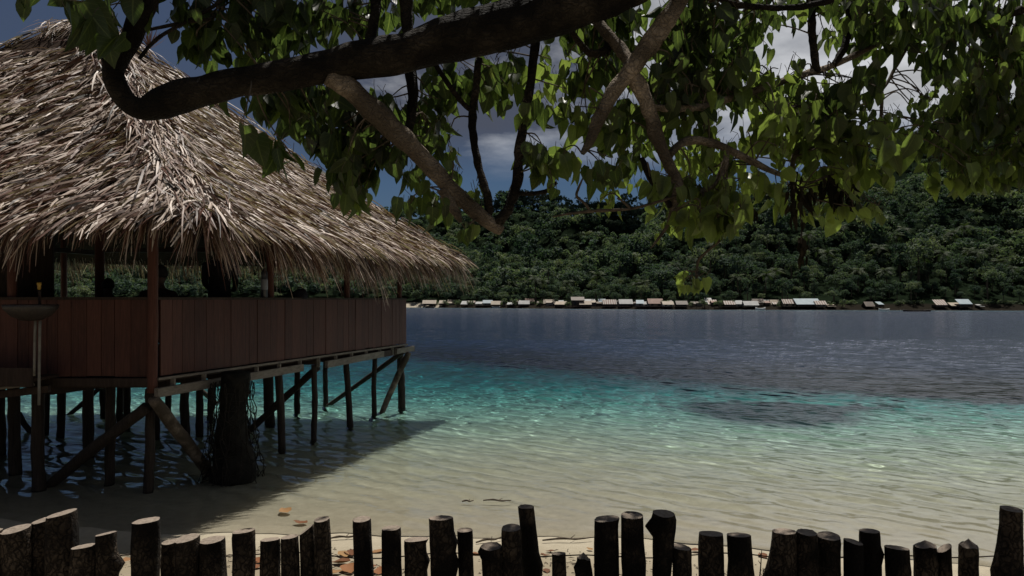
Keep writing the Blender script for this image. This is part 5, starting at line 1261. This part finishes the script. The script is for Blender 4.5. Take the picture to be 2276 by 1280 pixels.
# clusters of leaves: centre col, row, spread x, spread y, leaves, leaf length px, depth, tone (light and shade of the canopy put into leaf colour)
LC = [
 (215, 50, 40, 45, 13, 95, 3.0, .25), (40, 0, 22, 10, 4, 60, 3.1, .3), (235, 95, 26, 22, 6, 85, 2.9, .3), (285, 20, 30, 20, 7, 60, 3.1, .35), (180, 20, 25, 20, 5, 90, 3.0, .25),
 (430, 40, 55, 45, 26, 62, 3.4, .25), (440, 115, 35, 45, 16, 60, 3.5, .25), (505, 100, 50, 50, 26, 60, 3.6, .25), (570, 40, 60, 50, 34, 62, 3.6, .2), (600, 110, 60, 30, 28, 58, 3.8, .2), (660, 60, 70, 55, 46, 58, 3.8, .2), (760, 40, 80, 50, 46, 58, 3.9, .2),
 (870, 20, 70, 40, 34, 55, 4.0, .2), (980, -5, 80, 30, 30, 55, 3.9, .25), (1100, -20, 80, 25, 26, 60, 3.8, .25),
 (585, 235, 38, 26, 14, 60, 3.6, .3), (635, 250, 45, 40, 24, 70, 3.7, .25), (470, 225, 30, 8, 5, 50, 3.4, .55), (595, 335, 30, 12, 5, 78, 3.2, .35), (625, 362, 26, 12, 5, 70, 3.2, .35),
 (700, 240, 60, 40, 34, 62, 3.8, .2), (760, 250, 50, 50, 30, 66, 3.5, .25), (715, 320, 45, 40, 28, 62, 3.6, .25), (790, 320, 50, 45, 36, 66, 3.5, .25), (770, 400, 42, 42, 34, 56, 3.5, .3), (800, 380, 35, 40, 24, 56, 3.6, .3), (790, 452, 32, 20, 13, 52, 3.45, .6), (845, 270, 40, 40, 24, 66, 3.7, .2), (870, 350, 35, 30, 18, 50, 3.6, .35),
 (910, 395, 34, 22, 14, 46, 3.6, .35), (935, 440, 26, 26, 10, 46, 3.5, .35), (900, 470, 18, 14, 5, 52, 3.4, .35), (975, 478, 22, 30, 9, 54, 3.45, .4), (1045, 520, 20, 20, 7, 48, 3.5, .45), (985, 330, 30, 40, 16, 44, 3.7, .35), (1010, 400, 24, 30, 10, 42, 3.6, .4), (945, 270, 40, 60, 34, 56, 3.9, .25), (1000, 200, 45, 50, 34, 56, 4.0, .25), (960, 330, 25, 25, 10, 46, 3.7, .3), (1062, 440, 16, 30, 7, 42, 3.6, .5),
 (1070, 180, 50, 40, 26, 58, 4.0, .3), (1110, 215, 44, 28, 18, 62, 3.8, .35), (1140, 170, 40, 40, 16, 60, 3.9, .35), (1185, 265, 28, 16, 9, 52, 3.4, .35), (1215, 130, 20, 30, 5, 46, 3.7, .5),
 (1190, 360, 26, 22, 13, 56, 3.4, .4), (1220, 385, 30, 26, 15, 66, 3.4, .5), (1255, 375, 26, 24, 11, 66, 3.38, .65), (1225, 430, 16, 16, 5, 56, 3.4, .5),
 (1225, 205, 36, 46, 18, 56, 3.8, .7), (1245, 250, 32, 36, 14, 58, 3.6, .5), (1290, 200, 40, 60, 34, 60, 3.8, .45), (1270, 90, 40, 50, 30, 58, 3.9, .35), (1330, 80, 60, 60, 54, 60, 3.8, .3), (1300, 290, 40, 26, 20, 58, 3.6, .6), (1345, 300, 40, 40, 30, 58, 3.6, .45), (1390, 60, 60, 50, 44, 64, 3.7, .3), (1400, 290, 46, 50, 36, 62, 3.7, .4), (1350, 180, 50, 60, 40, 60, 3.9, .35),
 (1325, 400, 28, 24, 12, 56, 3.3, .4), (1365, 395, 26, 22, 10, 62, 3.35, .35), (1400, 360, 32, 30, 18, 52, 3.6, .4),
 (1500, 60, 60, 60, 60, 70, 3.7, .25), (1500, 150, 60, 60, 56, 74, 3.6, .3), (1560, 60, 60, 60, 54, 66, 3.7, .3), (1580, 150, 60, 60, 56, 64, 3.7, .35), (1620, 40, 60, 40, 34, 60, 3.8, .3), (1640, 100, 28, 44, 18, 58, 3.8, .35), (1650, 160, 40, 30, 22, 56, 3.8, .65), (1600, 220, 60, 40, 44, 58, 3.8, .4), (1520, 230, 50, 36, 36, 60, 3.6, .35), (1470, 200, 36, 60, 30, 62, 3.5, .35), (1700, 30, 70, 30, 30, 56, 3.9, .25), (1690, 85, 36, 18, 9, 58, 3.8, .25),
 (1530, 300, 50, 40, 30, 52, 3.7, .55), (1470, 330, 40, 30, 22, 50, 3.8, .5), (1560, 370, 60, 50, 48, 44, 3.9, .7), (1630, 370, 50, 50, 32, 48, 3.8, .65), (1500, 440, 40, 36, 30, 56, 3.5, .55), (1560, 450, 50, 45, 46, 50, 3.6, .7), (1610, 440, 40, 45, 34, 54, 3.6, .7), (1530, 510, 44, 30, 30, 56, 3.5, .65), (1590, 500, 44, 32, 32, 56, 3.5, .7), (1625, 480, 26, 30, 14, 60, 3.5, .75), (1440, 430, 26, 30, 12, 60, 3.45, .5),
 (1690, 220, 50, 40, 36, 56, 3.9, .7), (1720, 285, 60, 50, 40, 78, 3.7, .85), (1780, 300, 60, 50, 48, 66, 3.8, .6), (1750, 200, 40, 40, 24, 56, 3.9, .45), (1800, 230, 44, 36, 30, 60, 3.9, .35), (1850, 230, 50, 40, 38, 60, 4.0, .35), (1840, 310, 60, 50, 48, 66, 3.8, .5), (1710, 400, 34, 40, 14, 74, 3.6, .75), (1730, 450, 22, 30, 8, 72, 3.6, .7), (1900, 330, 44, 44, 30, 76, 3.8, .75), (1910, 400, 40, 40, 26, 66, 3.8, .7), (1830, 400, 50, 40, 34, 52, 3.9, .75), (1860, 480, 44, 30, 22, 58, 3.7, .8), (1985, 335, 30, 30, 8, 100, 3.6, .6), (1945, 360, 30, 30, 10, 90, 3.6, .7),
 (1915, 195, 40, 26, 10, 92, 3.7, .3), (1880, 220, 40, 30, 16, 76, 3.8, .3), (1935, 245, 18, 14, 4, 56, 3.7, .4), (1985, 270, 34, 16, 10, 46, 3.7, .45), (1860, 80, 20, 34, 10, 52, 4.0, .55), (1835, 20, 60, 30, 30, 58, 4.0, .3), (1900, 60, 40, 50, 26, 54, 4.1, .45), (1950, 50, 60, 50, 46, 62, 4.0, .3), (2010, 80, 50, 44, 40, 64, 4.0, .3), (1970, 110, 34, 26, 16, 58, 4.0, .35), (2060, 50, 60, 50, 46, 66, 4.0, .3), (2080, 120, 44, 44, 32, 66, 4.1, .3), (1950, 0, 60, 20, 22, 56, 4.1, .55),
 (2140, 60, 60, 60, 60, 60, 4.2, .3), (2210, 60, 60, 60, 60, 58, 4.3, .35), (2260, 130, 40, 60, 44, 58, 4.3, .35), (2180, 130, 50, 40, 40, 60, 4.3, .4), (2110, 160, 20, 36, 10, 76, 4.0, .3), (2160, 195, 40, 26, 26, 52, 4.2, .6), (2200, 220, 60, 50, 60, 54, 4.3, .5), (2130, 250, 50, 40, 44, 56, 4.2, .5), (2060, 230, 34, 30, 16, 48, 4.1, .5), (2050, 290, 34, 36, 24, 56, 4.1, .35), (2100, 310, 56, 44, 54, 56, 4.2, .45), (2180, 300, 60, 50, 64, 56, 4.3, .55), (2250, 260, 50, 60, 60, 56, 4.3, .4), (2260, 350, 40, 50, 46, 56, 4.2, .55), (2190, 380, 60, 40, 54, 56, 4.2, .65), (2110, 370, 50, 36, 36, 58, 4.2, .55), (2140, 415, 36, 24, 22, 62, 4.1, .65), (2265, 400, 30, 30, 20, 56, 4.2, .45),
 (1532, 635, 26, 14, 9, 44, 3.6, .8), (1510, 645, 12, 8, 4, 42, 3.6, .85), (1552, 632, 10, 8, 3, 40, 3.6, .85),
]
rv = np.random.default_rng(17)
nodes = np.array(nodes)
base, axis, nrm, Ln, tn = [], [], [], [], []
tw = MB()
def spray(c, sx, sy, sd, n, L0, tone, twig=True):
    pts = np.clip(rv.normal(0, .55, (n, 3)), -1.05, 1.05) * np.array((sx, sd, sy)) + c
    if twig:
        nt_ = max(1, n // 6)
        for q in range(nt_):
            e = pts[q] + np.array((0, 0, .03)); dd = np.linalg.norm(nodes - e, axis=1); st = nodes[int(np.argmin(dd + rv.uniform(0, .12, len(dd))))]
            mid = (st + e) / 2 + rv.normal(0, .03, 3) + np.array((0, 0, .03))
            tw.tube([st, mid, e], [.0045, .0035, .002], 5, .5, 0, .2, q, False, 4)
    for p_ in pts:
        a = np.array((rv.normal(0, .42), rv.normal(0, .42), -1.0 + .35 * rv.normal())); base.append(p_); axis.append(a)
        nv = np.array((rv.normal(0, .7), rv.normal(0, .9) - .2, rv.normal(0, .45) + .25)); nrm.append(nv)
        Ln.append(L0 * rv.uniform(.62, 1.12)); tn.append(np.clip(tone + rv.normal(0, .16), 0, 1))
        e = p_ + np.array((rv.normal(0, .02), rv.normal(0, .02), .045)); tw.tube([p_, (p_ + e) / 2 + rv.normal(0, .004, 3), e], .0014, 3, .5, 0, 0, 0, False)
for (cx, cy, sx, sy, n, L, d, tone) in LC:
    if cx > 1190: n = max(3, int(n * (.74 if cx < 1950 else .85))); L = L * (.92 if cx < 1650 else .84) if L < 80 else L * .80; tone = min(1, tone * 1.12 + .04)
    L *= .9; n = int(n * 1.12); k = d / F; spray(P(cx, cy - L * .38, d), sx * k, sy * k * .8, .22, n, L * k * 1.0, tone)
for q in range(78):
    cx, cy = rv.uniform(1330, 1960), rv.uniform(170, 470)
    if cy > 330 and 1640 < cx < 1700: continue
    d = rv.uniform(3.5, 4.1); k = d / F; spray(P(cx, cy, d), 22 * k, 16 * k, .08, 5, 30 * k, .8, q % 2 == 0)
# the crown goes on above the frame, with unseen sprays added to cast shade
for q in range(84):  # sprays set along the sun's rays to shade the fence posts
    z = rv.uniform(5.05, 6.3); y = 3.62 + .387 * (z - 1.3) + rv.uniform(-.28, .30); x = rv.uniform(-.85, 3.9) + .107 * (z - 1.3)
    spray(np.array((x, y, z)), .30, .16, .24, 17, .16, .35, q % 3 == 0)
for q in range(46):  # sprays added to keep the sun off the main limb
    z = rv.uniform(4.25, 5.0); x = rv.uniform(-1.5, .75); y = max(3.22 + .387 * (z - 3.5 - .12 * x) + rv.uniform(-.1, .16), 3.3)
    z = max(z, CAM_Z + .42 * y + .18)
    spray(np.array((x, y, z)), .18, .09, .12, 13, .13, .25, q % 4 == 0)
for q in range(34):  # sprays added to shade the leaves at the upper left
    z = rv.uniform(4.6, 5.6); y = 3.1 + .387 * (z - 3.5) + rv.uniform(-.3, .3); x = rv.uniform(-2.4, -.95)
    spray(np.array((x, y, z)), .28, .16, .22, 15, .16, .3, q % 3 == 0)
for q in range(34):
    x = rv.uniform(-2.8, 4.4); y = rv.uniform(.6, 3.2); z = rv.uniform(5.2, 6.4)
    spray(np.array((x, y, z)), .4, .28, .4, 12, .18, .35, q % 3 == 0)
n = len(base); base, axis, nrm = np.array(base), np.array(axis), np.array(nrm)
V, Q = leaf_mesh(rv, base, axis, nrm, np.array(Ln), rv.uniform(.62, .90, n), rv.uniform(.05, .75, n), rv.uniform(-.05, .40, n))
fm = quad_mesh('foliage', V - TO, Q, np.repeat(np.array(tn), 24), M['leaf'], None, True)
for nm_, val in (('across', np.tile([-1, 0, 1], 8 * n)), ('along', np.tile(np.repeat([0, .05, .18, .38, .60, .80, .92, 1.0], 3), n))):
    at_ = fm.attributes.new(nm_, 'FLOAT', 'POINT'); at_.data.foreach_set('value', val.astype(np.float32))
fo = link('foliage', fm); fo.parent = tree
o = tw.build('twigs', M['twig']); o.data.transform(Matrix.Translation(Vector(-TO))); o.parent = tree; o['kind'] = 'stuff'
# hanging clumps of dead black leaves
for (cx, cy, sx, sy, n, L, d) in ((1764, 450, 15, 58, 26, 30, 3.55), (1668, 478, 12, 16, 10, 32, 3.6), (1781, 558, 12, 32, 16, 30, 3.55), (1838, 412, 16, 16, 12, 34, 3.7), (1797, 440, 14, 16, 9, 48, 3.6), (1895, 440, 14, 26, 12, 34, 3.7), (1855, 440, 16, 22, 12, 40, 3.7)):
    k = d / F; c = P(cx, cy - 12, d)
    pts = np.clip(rv.normal(0, .55, (n, 3)), -1, 1) * np.array((sx * k, .04, sy * k)) + c
    ax = np.stack([rv.normal(0, .22, n), rv.normal(0, .25, n), -np.ones(n)], 1); nv = rv.normal(0, 1, (n, 3)); nv[:, 2] *= .2
    V, Q = leaf_mesh(rv, pts, ax, nv, np.full(n, L * k) * rv.uniform(.6, 1.2, n), rv.uniform(.35, .75, n), rv.uniform(.5, 1.3, n), rv.uniform(-.3, .5, n))
    o = link('dead_leaf_cluster', quad_mesh('dead_leaf_cluster', V - TO, Q, np.repeat(rv.uniform(0, 1, n), 24), M['dead_leaf'], None, True)); o.parent = tree; o['label'] = 'hanging cluster of shrivelled black dead leaves'
    st = nodes[int(np.argmin(np.linalg.norm(nodes - (c + np.array((0, 0, sy * k))), axis=1)))]
    limb('branch', np.array([st, (st + c) / 2 + np.array((.01, 0, -.01)), c + np.array((0, 0, sy * k * .6)), c - np.array((0, 0, sy * k * .3))]), np.array([.005, .0045, .0035, .002]), 'twig', 3, .1, 6, 5, False)

# ------------------------------------------------------------------ unseen cloud added above the frame to shade the hollow between the ridges
def shade_cloud(cx, cy, cz, sx, sy, sz, seed, n=26):
    bm = bmesh.new(); r = random.Random(seed)
    for k in range(n):
        a, q = r.uniform(0, 6.28), math.sqrt(r.uniform(0, 1)); rr = r.uniform(.22, .42) * (1.15 - q * .5)
        mtx = Matrix.Translation((cx + math.cos(a) * q * sx, cy + math.sin(a) * q * sy, cz + r.uniform(-.3, .5) * sz)) @ Matrix.Diagonal((sx * rr, sy * rr, sz * rr * 1.6, 1))
        bmesh.ops.create_icosphere(bm, subdivisions=3, radius=1, matrix=mtx)
    for v_ in bm.verts: v_.co += Vector((mnoise.noise(v_.co * .05), mnoise.noise(v_.co * .05 + Vector((9, 0, 0))), mnoise.noise(v_.co * .05 + Vector((0, 9, 0))))) * sz * .35
    me = bpy.data.meshes.new('shade_cloud'); bm.to_mesh(me); bm.free(); me.materials.append(M['shade_cloud']); me.polygons.foreach_set('use_smooth', [True] * len(me.polygons))
    return tag(link('shade_cloud', me), kind='structure')
M['shade_cloud'] = mat_plain('shade_cloud_white', (.75, .75, .77), (.82, .82, .83), .01, 1, 0, 0)
shade_cloud(80, 560, 520, 55, 62, 18, 4)
